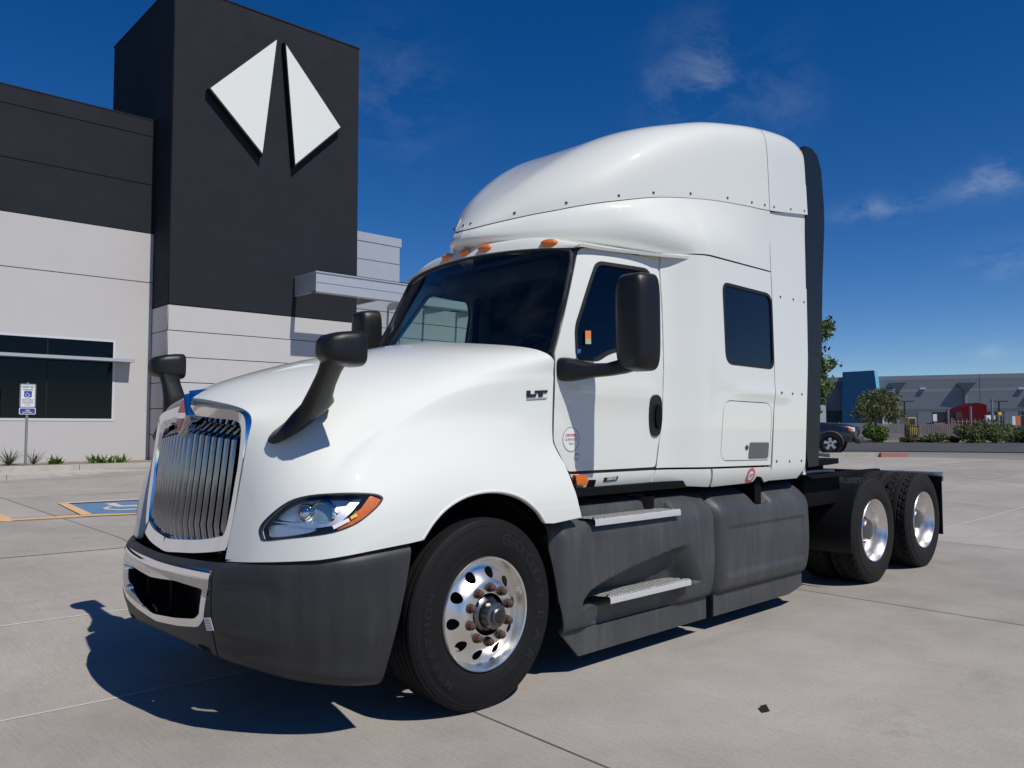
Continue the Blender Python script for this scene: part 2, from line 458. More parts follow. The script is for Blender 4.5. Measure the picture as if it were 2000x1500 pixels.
def _concrete(name='concrete', dark=1.0):
    b = NB(name); w = b.coords('World'); rot = b.coords('World', (26, 1.2, 1))
    big = b.noise(w, 0.16, 5, 0.6, 0.4); mid = b.noise(w, 1.1, 6, 0.65); fine = b.noise(w, 55, 4, 0.7); grit = b.noise(w, 260, 2, 0.6)
    broom = b.noise(rot, 3.2, 4, 0.65)
    info = b.n('ShaderNodeObjectInfo').outputs['Random']
    f = b.math('ADD', b.math('MULTIPLY', big, 0.5), b.math('MULTIPLY', mid, 0.5))
    f = b.math('ADD', f, b.math('MULTIPLY_ADD', info, 0.14, -0.07))
    col = b.ramp(f, [(0.34, (0.235*dark, 0.215*dark, 0.195*dark)), (0.5, (0.30*dark, 0.278*dark, 0.252*dark)), (0.66, (0.355*dark, 0.33*dark, 0.30*dark))])
    col = b.mix(0.5, col, b.ramp(fine, [(0.25, (0.62,)*3), (0.5, (0.98,)*3), (0.75, (1.15,)*3)]), 'MULTIPLY')
    col = b.mix(0.30, col, b.ramp(broom, [(0.3, (0.72,)*3), (0.6, (1.08,)*3)]), 'MULTIPLY')
    col = b.mix(0.55, col, b.ramp(grit, [(0.28, (0.6,)*3), (0.45, (1.0,)*3), (0.8, (1.1,)*3)]), 'MULTIPLY')
    # oil spots, rubber smears and pale scuffs
    sp = b.noise(w, 0.9, 2, 0.4); sp2 = b.noise(w, 7.5, 4, 0.6)
    st = b.math('MULTIPLY', b.math('SUBTRACT', sp, 0.56, clamp=True), b.math('SUBTRACT', sp2, 0.46, clamp=True))
    col = b.mix(b.math('MULTIPLY', st, 9.0, clamp=True), col, (0.15*dark, 0.135*dark, 0.12*dark))
    streak = b.noise(b.coords('World', (0.22, 2.2, 1), (0, 0, R(12))), 1.0, 5, 0.6)
    col = b.mix(b.math('MULTIPLY', b.math('SUBTRACT', streak, 0.58, clamp=True), 2.2, clamp=True), col, (0.19*dark, 0.175*dark, 0.16*dark))
    pale = b.noise(b.coords('World', (0.5, 1.6, 1), (0, 0, R(-24))), 1.3, 6, 0.7)
    col = b.mix(b.math('MULTIPLY', b.math('SUBTRACT', pale, 0.64, clamp=True), 2.4, clamp=True), col, (0.44*dark, 0.42*dark, 0.39*dark))
    h = b.math('ADD', b.math('MULTIPLY', fine, 0.6), b.math('MULTIPLY', broom, 0.9))
    nr = b.bump(h, 0.28, 0.004)
    return b.done(b.bsdf(col, 0.86, 0, 0.25, 0, 0.1, nr))
_concrete('concrete', 1.22)
simple('joint_dark', (0.085, 0.078, 0.07), 0.95, var=0.3, nscale=30)
simple('joint_white', (0.62, 0.60, 0.56), 0.8, var=0.25, nscale=25)
simple('asphalt', (0.075, 0.075, 0.078), 0.9, spec=0.25, var=0.35, nscale=0.7, bump=0.4, bscale=90)
simple('dirt', (0.26, 0.21, 0.165), 0.95, spec=0.2, var=0.35, nscale=3.0, bump=0.6, bscale=20)
def _lot():
    b = NB('far_lot'); w = b.coords('World', (0.35, 1, 1), (0, 0, R(-40)))
    f = b.noise(w, 0.14, 6, 0.65)
    col = b.ramp(f, [(0.3, (0.165, 0.15, 0.135)), (0.5, (0.225, 0.205, 0.185)), (0.7, (0.27, 0.25, 0.225))])
    g = b.noise(b.coords('World'), 6, 5, 0.7)
    col = b.mix(0.5, col, b.ramp(g, [(0.3, (0.75,)*3), (0.7, (1.12,)*3)]), 'MULTIPLY')
    return b.done(b.bsdf(col, 0.9, 0, 0.2))
_lot()
simple('kerb_concrete', (0.47, 0.435, 0.385), 0.88, spec=0.25, var=0.28, nscale=4.0, bump=0.4, bscale=50)
simple('kerb_red', (0.42, 0.19, 0.16), 0.8, var=0.25, nscale=9)
def _worn(name, col, under=(0.28, 0.26, 0.235), amt=0.5):
    b = NB(name); w = b.coords('World'); n = b.noise(w, 14, 6, 0.7); n2 = b.noise(w, 2.0, 4)
    f = b.math('MULTIPLY', b.math('SUBTRACT', b.math('ADD', n, b.math('MULTIPLY', n2, 0.4)), 1.0-amt*0.5, clamp=True), 3.5, clamp=True)
    return b.done(b.bsdf(b.mix(f, col, under), 0.8, 0, 0.3))
_worn('line_yellow', (0.70, 0.44, 0.22)); _worn('line_blue', (0.10, 0.21, 0.38), amt=0.6); _worn('line_white', (0.62, 0.54, 0.44))
# truck
def _metal(name, base, rough, brushed=0.0, dirt=0.0):
    b = NB(name); w = b.coords('World'); n = b.noise(w, 9, 5, 0.6)
    col = b.mix(b.math('MULTIPLY', b.math('SUBTRACT', n, 0.5, clamp=True), dirt*4, clamp=True), base, tuple(x*0.45 for x in base))
    rg = b.math('MULTIPLY_ADD', n, rough*0.9, rough*0.55)
    nr = b.bump(b.noise(b.coords('World', (40, 40, 3)), 4, 3), brushed, 0.002) if brushed else None
    return b.done(b.bsdf(col, rg, 1.0, 0.5, 0, 0.1, nr))
_metal('chrome', (0.80, 0.81, 0.83), 0.045, dirt=0.15)
_metal('chrome_bar', (0.26, 0.275, 0.31), 0.12, dirt=0.5)
_metal('aluminium', (0.80, 0.775, 0.74), 0.34, dirt=0.12)
_metal('aluminium_bright', (0.88, 0.88, 0.87), 0.12, dirt=0.25); _metal('reflector', (0.90, 0.90, 0.90), 0.42, dirt=0.2)
_metal('steel_dark', (0.20, 0.20, 0.21), 0.38, dirt=0.6)
simple('rubber', (0.009, 0.009, 0.010), 0.70, spec=0.22, var=0.25, nscale=5, bump=0.25, bscale=200)
simple('rubber_letter', (0.014, 0.014, 0.015), 0.5, spec=0.3, var=0.1)
simple('tread_rubber', (0.018, 0.0175, 0.0175), 0.8, spec=0.2, var=0.3, nscale=12, bump=0.3, bscale=120)
simple('black_plastic', (0.009, 0.0095, 0.010), 0.40, spec=0.4, var=0.2, nscale=8, bump=0.15, bscale=380)
simple('black_trim', (0.010, 0.010, 0.011), 0.55, var=0.2)
simple('chassis_black', (0.006, 0.006, 0.007), 0.8, spec=0.12, var=0.35, nscale=5, bump=0.2, bscale=40)
simple('interior_dark', (0.020, 0.021, 0.023), 0.75, var=0.25, nscale=6)
simple('interior_grey', (0.055, 0.056, 0.06), 0.7, var=0.2, nscale=6)
simple('rust_nut', (0.085, 0.046, 0.032), 0.7, spec=0.4, var=0.45, nscale=40, bump=0.5, bscale=150)
simple('hub_grease', (0.018, 0.018, 0.018), 0.35, spec=0.5, var=0.4, nscale=20)
simple('grey_latch', (0.115, 0.117, 0.118), 0.6, var=0.1)
simple('amber', (0.75, 0.17, 0.015), 0.22, spec=0.5, coat=0.6, var=0.25, nscale=40, bump=0.15, bscale=90)
simple('red_enamel', (0.42, 0.02, 0.025), 0.25, coat=0.6, var=0.1)
simple('sticker_white', (0.78, 0.78, 0.76), 0.5, var=0.06)
simple('sticker_grey', (0.34, 0.34, 0.35), 0.5, var=0.15, nscale=60)
simple('sticker_red', (0.62, 0.10, 0.12), 0.5, var=0.1)
simple('sticker_blue', (0.05, 0.10, 0.38), 0.5, var=0.1)
simple('sticker_yellow', (0.80, 0.50, 0.03), 0.5, var=0.1)
simple('sticker_orange', (0.72, 0.22, 0.06), 0.5, var=0.2, nscale=50)
simple('sticker_green', (0.35, 0.45, 0.28), 0.5, var=0.2, nscale=50)
simple('cap_blue', (0.02, 0.16, 0.5), 0.4, var=0.1)
def _glass(name, tint, body=(0.02, 0.03, 0.04), solid=0.0, dirt=0.05, gloss=1.0):
    b = NB(name); fr = b.n('ShaderNodeFresnel'); b.l(b.math('MULTIPLY_ADD', b.n('ShaderNodeNewGeometry').outputs['Backfacing'], 1/1.5-1.5, 1.5), fr.inputs['IOR'])
    tr = b.n('ShaderNodeBsdfTransparent'); tr.inputs[0].default_value = (*tint, 1)
    gl = b.n('ShaderNodeBsdfGlossy'); gl.inputs['Roughness'].default_value = 0.02; gl.inputs[0].default_value = (0.95*gloss, 0.97*gloss, gloss, 1)
    df = b.n('ShaderNodeBsdfDiffuse'); df.inputs[0].default_value = (*body, 1)
    w = b.coords('World'); sm = b.noise(w, 3.5, 6, 0.65)
    m0 = b.n('ShaderNodeMixShader'); b.l(b.math('MULTIPLY_ADD', b.math('SUBTRACT', sm, 0.5, clamp=True), dirt*3, solid, clamp=True), m0.inputs[0]); b.l(tr.outputs[0], m0.inputs[1]); b.l(df.outputs[0], m0.inputs[2])
    m1 = b.n('ShaderNodeMixShader'); b.l(fr.outputs[0], m1.inputs[0]); b.l(m0.outputs[0], m1.inputs[1]); b.l(gl.outputs[0], m1.inputs[2])
    return b.done(m1)
_glass('glass_screen', (0.74, 0.86, 0.82), (0.20, 0.21, 0.2), 0.0, 0.06)
_glass('glass_door', (0.62, 0.76, 0.70), (0.03, 0.035, 0.04), 0.0, 0.04)
_glass('glass_sleeper', (0.10, 0.12, 0.13), (0.01, 0.012, 0.016), 0.35, 0.04)
_glass('glass_lens', (0.93, 0.94, 0.95), (0.5, 0.5, 0.5), 0.0, 0.10)
_glass('glass_building', (0.012, 0.016, 0.02), (0.002, 0.003, 0.004), 0.6, 0.02, 0.45)
def _step():
    b = NB('step_plate'); w = b.coords('World')
    v = b.n('ShaderNodeTexVoronoi', voronoi_dimensions='2D'); v.inputs['Scale'].default_value = 34; v.inputs['Randomness'].default_value = 0.12; b.l(w, v.inputs['Vector'])
    hole = b.math('LESS_THAN', v.outputs['Distance'], 0.40)
    g = b.n('ShaderNodeNewGeometry'); sp = b.n('ShaderNodeSeparateXYZ'); b.l(g.outputs['Normal'], sp.inputs[0])
    hole = b.math('MULTIPLY', hole, b.math('GREATER_THAN', sp.outputs[2], 0.7))
    n = b.noise(w, 30, 4)
    col = b.mix(hole, b.mix(n, (0.66, 0.66, 0.65), (0.54, 0.54, 0.53)), (0.045, 0.043, 0.04))
    met = b.math('MULTIPLY_ADD', hole, -0.2, 0.25)
    nr = b.bump(v.outputs['Distance'], 0.5, 0.004)
    return b.done(b.bsdf(col, 0.40, met, 0.5, 0, 0.1, nr))
_step()
# buildings
simple('wall_charcoal', (0.0175, 0.0205, 0.0270), 0.85, spec=0.25, var=0.10, nscale=0.8, bump=0.15, bscale=60)
simple('wall_light', (0.545, 0.528, 0.518), 0.9, spec=0.2, var=0.05, nscale=0.7, bump=0.15, bscale=60)
simple('reveal_dark', (0.020, 0.020, 0.022), 0.9, var=0.1)
simple('reveal_grey', (0.16, 0.16, 0.165), 0.9, var=0.1)
simple('metal_silver', (0.50, 0.52, 0.55), 0.42, metal=0.35, var=0.05, nscale=2)
simple('window_frame', (0.62, 0.63, 0.65), 0.45, var=0.05)
simple('sign_white', (0.80, 0.82, 0.765), 0.5, var=0.02)
simple('sign_return', (0.008, 0.008, 0.009), 0.5, var=0.1)
simple('sign_blue', (0.02, 0.06, 0.34), 0.45, var=0.08)
simple('sign_ink', (0.13, 0.16, 0.24), 0.5, var=0.1)
simple('galvanised', (0.30, 0.31, 0.32), 0.5, metal=0.5, var=0.15, nscale=20)
simple('wh_grey', (0.20, 0.225, 0.26), 0.9, spec=0.2, var=0.04, nscale=0.2)
simple('wh_grey_dark', (0.145, 0.165, 0.195), 0.9, spec=0.2, var=0.05, nscale=0.2)
simple('wh_grey_light', (0.255, 0.275, 0.30), 0.9, spec=0.2, var=0.04, nscale=0.2)
simple('wh_blue', (0.006, 0.060, 0.150), 0.8, spec=0.2, var=0.05, nscale=0.3)
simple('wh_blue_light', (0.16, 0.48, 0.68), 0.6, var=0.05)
simple('wh_dark', (0.022, 0.026, 0.032), 0.6, var=0.1)
simple('fence_grey', (0.34, 0.31, 0.28), 0.85, var=0.2, nscale=2.5)
simple('fence_steel', (0.26, 0.275, 0.29), 0.6, var=0.15)
simple('fence_dark', (0.030, 0.031, 0.034), 0.6, var=0.15)
simple('car_paint', (0.010, 0.011, 0.013), 0.3, spec=0.5, coat=1.0, var=0.05)
simple('car_plastic', (0.05, 0.052, 0.055), 0.6, var=0.1)
simple('lamp_white', (0.80, 0.82, 0.85), 0.15, coat=1.0, var=0.1)
simple('red_paint', (0.085, 0.004, 0.007), 0.6, spec=0.1, coat=0.0, var=0.06)
simple('trailer_white', (0.66, 0.66, 0.66), 0.5, var=0.05)
simple('yellow_paint', (0.42, 0.32, 0.06), 0.5, var=0.4, nscale=3)
simple('orange_paint', (0.66, 0.13, 0.04), 0.5, var=0.1)
simple('bark', (0.13, 0.095, 0.07), 0.95, var=0.35, nscale=9, bump=0.6, bscale=30)
def _leaf(name, a, bcol, trans=0.25):
    b = NB(name); g = b.n('ShaderNodeNewGeometry'); n = b.noise(b.coords('World'), 1.3, 3); rnd = g.outputs['Random Per Island']
    col = b.mix(b.math('ADD', b.math('MULTIPLY', rnd, 0.7), b.math('MULTIPLY', n, 0.4), clamp=True), a, bcol)
    p_ = b.bsdf(col, 0.6, 0, 0.3); t = b.n('ShaderNodeBsdfTranslucent'); b.l(col, t.inputs[0])
    m = b.n('ShaderNodeMixShader'); m.inputs[0].default_value = trans; b.l(p_.outputs[0], m.inputs[1]); b.l(t.outputs[0], m.inputs[2])
    return b.done(m)
_leaf('leaf_green', (0.07, 0.115, 0.035), (0.19, 0.25, 0.075)); _leaf('leaf_olive', (0.075, 0.092, 0.038), (0.16, 0.18, 0.08))
_leaf('leaf_bright', (0.06, 0.13, 0.025), (0.18, 0.26, 0.05)); _leaf('leaf_shrub', (0.085, 0.11, 0.04), (0.19, 0.21, 0.085))
_leaf('leaf_yucca', (0.06, 0.085, 0.05), (0.14, 0.16, 0.09)); _leaf('leaf_dry', (0.10, 0.085, 0.045), (0.16, 0.14, 0.08))
# ------------------------------------------------------------------ the ground
def gz(x, y):                                   # the lot lies level under the truck and rises towards the buildings
    s = (np.asarray(x, float)+np.asarray(y, float))/math.sqrt(2.0)
    t = np.clip((s-4.5)/14.0, 0, 1)
    a = 0.52*t*t*(3-2*t)
    q = np.clip((np.asarray(y, float)-0.55)/4.6, 0, 1); b = 0.29*(1.35*q*q*(1-q)*(1-q)+q)*np.clip(q*6, 0, 1)*np.clip((26-np.asarray(x, float))/12, 0, 1)
    return (a**4+b**4+1e-12)**0.25-1e-3
E1 = np.array([1.0, -0.058]); E2 = np.array([0.055, 1.0]); O0 = np.array([-0.10, -1.6])
def sl(a, b): return O0 + a*E1 + b*E2          # slab coordinates in metres -> world x, y
def ground_patch(fn, a0, a1, b0, b1, n, m, lift):
    A = np.linspace(a0, a1, n); Bb = np.linspace(b0, b1, m); P = np.zeros((n, m, 3))
    for i, a in enumerate(A):
        for j, b in enumerate(Bb):
            q = fn(a, b); P[i, j] = (q[0], q[1], gz(q[0], q[1])+lift)
    return P
ar = np.concatenate([-np.geomspace(2500, 62, 14), np.arange(-60, -16, 4.0), np.arange(-16, 32, 1.0), np.arange(32, 120, 4.0), np.geomspace(122, 2500, 14)])
P = np.zeros((len(ar), len(ar), 3))
for i, x in enumerate(ar):
    for j, y in enumerate(ar): P[i, j] = (x, y, gz(x, y)-0.05)
ground = MB().grid(P).build('ground', 'far_lot', None, angle=60, kind='structure')
# concrete slabs, each with its own edges
us = [-13.0, -8.66, -4.33, 0, 4.33, 8.66, 13.0, 17.3, 21.6, 26.0]
vs_ = [-9.4, -5.6, 1.91, 3.68, 6.16, 9.9, 13.6, 17.3, 20.5]
slab_n = 0
for i in range(len(us)-1):
    for j in range(len(vs_)-1):
        a0, a1, b0, b1 = us[i], us[i+1], vs_[j], vs_[j+1]
        c = sl((a0+a1)/2, (b0+b1)/2)
        q = proj([[c[0], c[1], 0]])[0]; dpt = (np.array([c[0], c[1], 0])-CAM_POS) @ CAM_FW
        if dpt < -4: continue
        if dpt > 1 and (q[0] < -900 or q[0] > 2900): continue
        g = 0.006
        Q = ground_patch(sl, a0+g, a1-g, b0+g, b1-g, 8, 8, 0.0); Q[:, :, 2] += random.uniform(-.0015, .0015)
        mb = MB().grid(Q)
        ring = [(k, 0) for k in range(8)]+[(7, k) for k in range(1, 8)]+[(k, 7) for k in range(6, -1, -1)]+[(0, k) for k in range(6, 0, -1)]
        V = [Q[r_] for r_ in ring]+[Q[r_]-np.array([0, 0, .07]) for r_ in ring]; n = len(ring)
        mb.add(V, [(k, (k+1) % n, n+(k+1) % n, n+k) for k in range(n)])
        mb.build('slab', 'concrete', ground, angle=30); slab_n += 1
# sealant in the joints
def strip(fn, a0, a1, b0, b1, n, lift, mat_, name='joint_sealant', parent=ground):
    Q = np.zeros((n, 2, 3))
    for k, t in enumerate(np.linspace(0, 1, n)):
        for e in (0, 1):
            if abs(a1-a0) > abs(b1-b0): q = fn(a0+(a1-a0)*t, b0 if e == 0 else b1)
            else: q = fn(a0 if e == 0 else a1, b0+(b1-b0)*t)
            Q[k, e] = (q[0], q[1], gz(q[0], q[1])+lift)
    return MB().grid(Q).build(name, mat_, parent)
for j, b in enumerate(vs_[1:-1]):
    strip(sl, us[0], us[-1], b-(.009 if j in (1, 2) else .006), b+(.009 if j in (1, 2) else .006), 40, 0.0025 if j in (1, 2) else 0.002, 'joint_white' if j in (1, 2) else 'joint_dark')
for a in us[1:-1]:
    strip(sl, a-.007, a+.007, vs_[0], vs_[-1], 40, 0.0012, 'joint_dark')

def onground(px, py, lift=0.0):                # pixel -> point on the ground
    z = 0.0
    for _ in range(40):
        q = at(px, py, 2, z+lift); z = 0.7*z+0.3*float(gz(q[0], q[1]))
    return q
def depth_at(px, py, dep):                     # pixel + distance along the view axis -> point
    d = CAM_FW*FPX + CAM_R*(px-1000) + CAM_U*(750-py); return CAM_POS + d*(dep/FPX)
def ground_poly(name, pxs, mat_, lift, parent=None, step=.35, world_pts=None, **k):
    """a painted or paved area on the ground, its outline given in photograph pixels"""
    W = np.array([onground(*q)[:2] for q in pxs]) if world_pts is None else np.asarray(world_pts, float)
    S = Fn(lambda x, y: np.stack([x, y, gz(x, y)+lift], -1), (W[:, 0].min(), W[:, 0].max()), (W[:, 1].min(), W[:, 1].max()))
    return panel(name, S, W, [], mat_, parent, step=step, edge=step, thick=0, rim=False, **k)
# ------------------------------------------------------------------ the white tractor unit
truck = empty('semi_truck', 'white highway tractor truck with tall sleeper cab parked on the concrete in front', 'truck')
# ---- hood: rows from the grille back to the windscreen, columns from the centre line down to the fender edge
HOOD = Net([
 [(-1.135,0,1.672),(-1.115,-.30,1.645),(-1.066,-.555,1.585),(-1.085,-.60,1.47),(-1.11,-.60,1.33),(-1.137,-.60,1.17),(-1.163,-.595,1.02),(-1.19,-.585,.86)],
 [(-.93,0,1.775),(-.91,-.31,1.745),(-.87,-.615,1.655),(-.93,-.745,1.52),(-1.0,-.80,1.36),(-1.06,-.83,1.20),(-1.10,-.83,1.03),(-1.125,-.82,.865)],
 [(-.58,0,1.885),(-.56,-.34,1.855),(-.54,-.67,1.755),(-.66,-.83,1.60),(-.79,-.915,1.42),(-.87,-1.00,1.24),(-.915,-1.06,1.05),(-.945,-1.075,.88)],
 [(-.27,0,1.960),(-.26,-.36,1.930),(-.25,-.72,1.825),(-.35,-.885,1.66),(-.47,-.965,1.46),(-.58,-1.085,1.27),(-.65,-1.165,1.08),(-.68,-1.18,.89)],
 [(0,0,2.015),(.0,-.38,1.985),(0,-.79,1.885),(-.07,-.945,1.71),(-.14,-1.00,1.50),(-.22,-1.13,1.30),(-.26,-1.205,1.10),(-.27,-1.215,.90)],
 [(.22,0,2.062),(.24,-.41,2.032),(.31,-.895,1.938),(.29,-1.008,1.765),(.25,-1.035,1.53),(.20,-1.135,1.30),(.19,-1.215,1.10),(.19,-1.222,.90)],
 [(.40,0,2.095),(.47,-.47,2.060),(.63,-.975,1.990),(.658,-1.052,1.835),(.66,-1.068,1.58),(.67,-1.115,1.36),(.73,-1.205,1.13),(.76,-1.222,.90)],
])
class HoodNet(Net):                              # the net with two pressed lines along its flank
    lines = []
    def __call__(s, u, v):
        u = np.atleast_1d(np.asarray(u, float)); v = np.atleast_1d(np.asarray(v, float)); P_ = Net.__call__(s, u, v)
        for (uu, vv, wa, wb, h, u0, u1) in s.lines:
            vl = np.polyval(np.polyfit(uu, vv, 3), u); d = v-vl
            a = h*np.where(d < 0, np.exp(-(d/wa)**2), np.exp(-(d/wb)**2))*sstep(u0, u0+.8, u)*(1-sstep(u1-.5, u1, u))
            P_ = P_+a[:, None]*np.array([0, -.80, .55])
        return P_
_h = HoodNet(HOOD.P[:, 1:]); _h.P = HOOD.P; HOOD = _h
_q1 = onsurf(HOOD, [(660,925),(700,888),(760,842),(820,800),(880,772),(940,758),(1010,750),(1078,748)])
_q2 = onsurf(HOOD, [(640,942),(690,905),(745,880),(800,862),(880,842),(950,838),(1030,850)])
HOOD.lines = [(_q1[:, 0], _q1[:, 1], .22, .85, .012, 2.0, 6.9), (_q2[:, 0], _q2[:, 1], .30, .9, .009, 1.9, 5.6)]
print('hood lines', _q1.round(2).tolist(), _q2.round(2).tolist())
hood_low = [(440,1096),(520,1098),(620,1094),(720,1077),(800,1061),(826,1055),(848,1021),(876,992),(912,971),(950,962),(988,963),(1022,975),(1050,998),(1066,1022),(1082,1022),(1136,1010),(1130,985),(1119,948),(1102,905),(1080,864),(1079,800),(1081,740),(1082,705)]
HL = [(507,1034),(516,1018),(545,992),(575,975),(620,966),(680,963),(722,964),(742,968),(747,976),(735,992),(712,1012),(690,1026),(652,1040),(600,1048),(560,1052),(516,1056),(509,1048)]
hp = onsurf(HOOD, np.vstack([hood_low[:5], smoothline(hood_low[5:14], 5), hood_low[14:]]))
HLuv = smoothloop(onsurf(HOOD, HL), 3)
outl = [(0, 0)]+[(0, v) for v in np.linspace(.2, 7, 30)]+[(.25, 7.0)]+[tuple(q) for q in hp[0:]]+[(6, v) for v in np.linspace(2.12, 0, 14)]
outl += [(u, 0) for u in np.linspace(5.7, .3, 20)]
hood = panel('hood', HOOD, outl, [HLuv], 'paint', truck, step=0.02, su=.33, sv=.2, thick=.03, both=True, flip=True, edge=.03, label='white one-piece hood with flared fenders')
# ---- cab and sleeper side wall
def body_y(x, z):
    y = -(1.052+.148*sstep(1.79, 2.27, x))
    k = .165-.095*sstep(1.06, 1.85, x)-.055*sstep(1.85, 2.3, x)
    up = np.clip((z-1.93)/.80, 0, 1.6)
    y = y+k*up**1.25
    lo = np.clip((1.215-z)/.13, 0, 1.5); y = y+.035*lo**2
    y = y-.012*np.exp(-((z-1.75)/.10)**2)*sstep(.6, .9, x)*(1-sstep(1.6, 1.85, x))
    return y-.009*np.exp(-((z-1.79)/.05)**2)*sstep(2.40, 2.85, x)*(1-sstep(3.25, 3.6, x))
BODY = Fn(lambda x, z: np.stack([x, body_y(x, z), z], -1), (.4, 4.0), (.9, 4.1))
def bpx(pts): return onsurf(BODY, pts)
door_o = rounded(bpx([(1084,690),(1129,489),(1140,483),(1270,503),(1284,520),(1291,600),(1294,720),(1291,820),(1280,912),(1110,921),(1081,863)]), [.0,.03,.04,.1,.06,0,0,0,.03,.02,.04])
win_o = rounded(bpx([(1124,640),(1166,512),(1266,528),(1276,560),(1279,700),(1205,683),(1186,690),(1168,702),(1126,700)]), [.06,.06,.05,.03,.06,.06,.03,.04,.05])
doors = []
for mir in (False, True):
    d = panel('door', BODY, door_o, [win_o], 'paint', truck, step=.07, thick=.03, mirror=mir, edge=.04); doors.append(d)
    panel('window_gasket', BODY, inset(win_o, -.012), [inset(win_o, .014)], 'black_trim', d, step=.05, thick=.02, offset=.003, mirror=mir, edge=.03)
    panel('window_glass', BODY, inset(win_o, -.005), [], 'glass_door', d, step=.1, thick=.004, offset=-.012, mirror=mir, rim=False)
    # black seal showing in the gap round the door
    panel('door_seal', BODY, inset(door_o, -.022), [inset(door_o, .02)], 'black_trim', d, step=.05, thick=.03, offset=-.012, mirror=mir, edge=.05)
    # recessed pull handle
    ho = smoothloop(bpx([(1279,771),(1289,779),(1291,812),(1288,843),(1279,852),(1270,845),(1267,815),(1270,780)]), 4)
    h = panel('handle', BODY, ho, [], 'black_plastic', d, step=.02, thick=.02, offset=.012, mirror=mir, edge=.02)
    hi = smoothloop(bpx([(1281,790),(1286,800),(1287,825),(1281,838),(1276,822),(1277,800)]), 4)
    panel('handle_grip', BODY, hi, [], 'chassis_black', h, step=.02, thick=.012, offset=.026, mirror=mir, edge=.02)
# sleeper wall
sl_o = bpx([(1293,506),(1386,500),(1508,531),(1513,760),(1506,908),(1390,912),(1282,914),(1294,820),(1297,720),(1294,600),(1289,522)])
sl_o[0:3, 1] = 2.786, 2.790, 2.792; sl_o[2:5, 0] = 3.195, 3.195, 3.105
swin = rounded(bpx([(1412,553),(1506,577),(1511,719),(1419,708)]), [.07, .09, .08, .09])
hatch = rounded(bpx([(1414,781),(1509,787),(1503,899),(1406,901)]), [.10, .12, .03, .10])
for mir in (False, True):
    s_ = panel('sleeper_wall', BODY, sl_o, [swin, hatch], 'paint', truck, step=.06, thick=.02, mirror=mir, edge=.05)
    w_ = panel('sleeper_window', BODY, inset(swin, -.004), [], 'glass_sleeper', truck, step=.1, thick=.006, offset=-.008, mirror=mir, rim=False)
    panel('window_gasket', BODY, inset(swin, -.012), [inset(swin, .012)], 'black_trim', w_, step=.05, thick=.015, offset=.003, mirror=mir, edge=.03)
    b_ = panel('luggage_door', BODY, inset(hatch, .006), [], 'paint', truck, step=.07, thick=.02, mirror=mir, edge=.03)
    panel('door_gap', BODY, inset(hatch, -.006), [], 'black_trim', b_, step=.12, thick=.01, offset=-.014, mirror=mir, rim=False)
    lt = rounded(bpx([(1464,864),(1501,864),(1499,894),(1461,895)]), .02)
    panel('latch_plate', BODY, lt, [], 'grey_latch', b_, step=.05, thick=.006, offset=.006, mirror=mir)
    ky = smoothloop(bpx([(1458,869),(1461,874),(1458,879),(1455,874)]), 3)
    panel('key_lock', BODY, ky, [], 'steel_dark', b_, step=.03, thick=.006, offset=.006, mirror=mir)
    # rear quarter strip behind the sleeper seam
    q_ = bpx([(1506,416),(1578,420),(1577,700),(1572,912),(1556,934),(1508,938),(1516,760),(1513,531)])
    q_[0, 0] = 3.203; q_[-1, 0] = 3.205; q_[-2, 0] = 3.203; q_[-3, 0] = 3.12; q_[1, 0] = 3.86; q_[2, 0] = 3.80
    panel('quarter_panel', BODY, q_, [], 'paint', truck, step=.08, thick=.03, mirror=mir, edge=.05)
    # sills under the doors
    for so in ([(1113,927),(1279,918),(1263,948),(1128,960)], [(1283,918),(1388,916),(1384,951),(1268,947)], [(1392,916),(1505,912),(1503,938),(1492,942),(1488,932),(1478,930),(1470,941),(1455,944),(1388,951)]):
        panel('sill_panel', BODY, bpx(so), [], 'paint', truck, step=.05, thick=.02, mirror=mir, edge=.03)
    # dark structure behind the gaps
    panel('inner_frame', BODY, [(.72,1.06),(3.75,1.09),(3.8,1.25),(3.8,1.3),(1.95,1.3),(.82,1.3)], [], 'chassis_black', truck, step=.15, thick=.01, offset=-.03, mirror=mir, rim=False)
    panel('inner_frame', BODY, [(2.2,2.74),(3.19,2.74),(3.19,2.85),(2.2,2.85)], [], 'chassis_black', truck, step=.15, thick=.01, offset=-.025, mirror=mir, rim=False)
    panel('door_frame', BODY, [(1.70,2.69),(1.70,2.778),(2.02,2.778),(2.02,1.3),(1.785,1.3),(1.80,2.60)], [], 'paint', truck, step=.08, thick=.01, offset=-.011, mirror=mir, rim=False)
    panel('inner_frame', BODY, [(3.1,1.2),(3.3,1.2),(3.3,3.35),(3.1,3.35)], [], 'chassis_black', truck, step=.15, thick=.01, offset=-.03, mirror=mir, rim=False)
# screws on the quarter panels
bolt_px = [(1524,580),(1549,585),(1570,590),(1527,767),(1548,769),(1566,770),(1517,901),(1542,901),(1565,900)]
bq = bpx(bolt_px)
for s in (1, -1):
    for q in bq:
        p_ = BODY(q[0], q[1])[0]
        MB().lathe([(0, -.006), (.008, -.005), (.011, 0), (.011, .006)], (p_[0], s*p_[1], p_[2]), 1, 10).build('screw', 'steel_dark', truck)
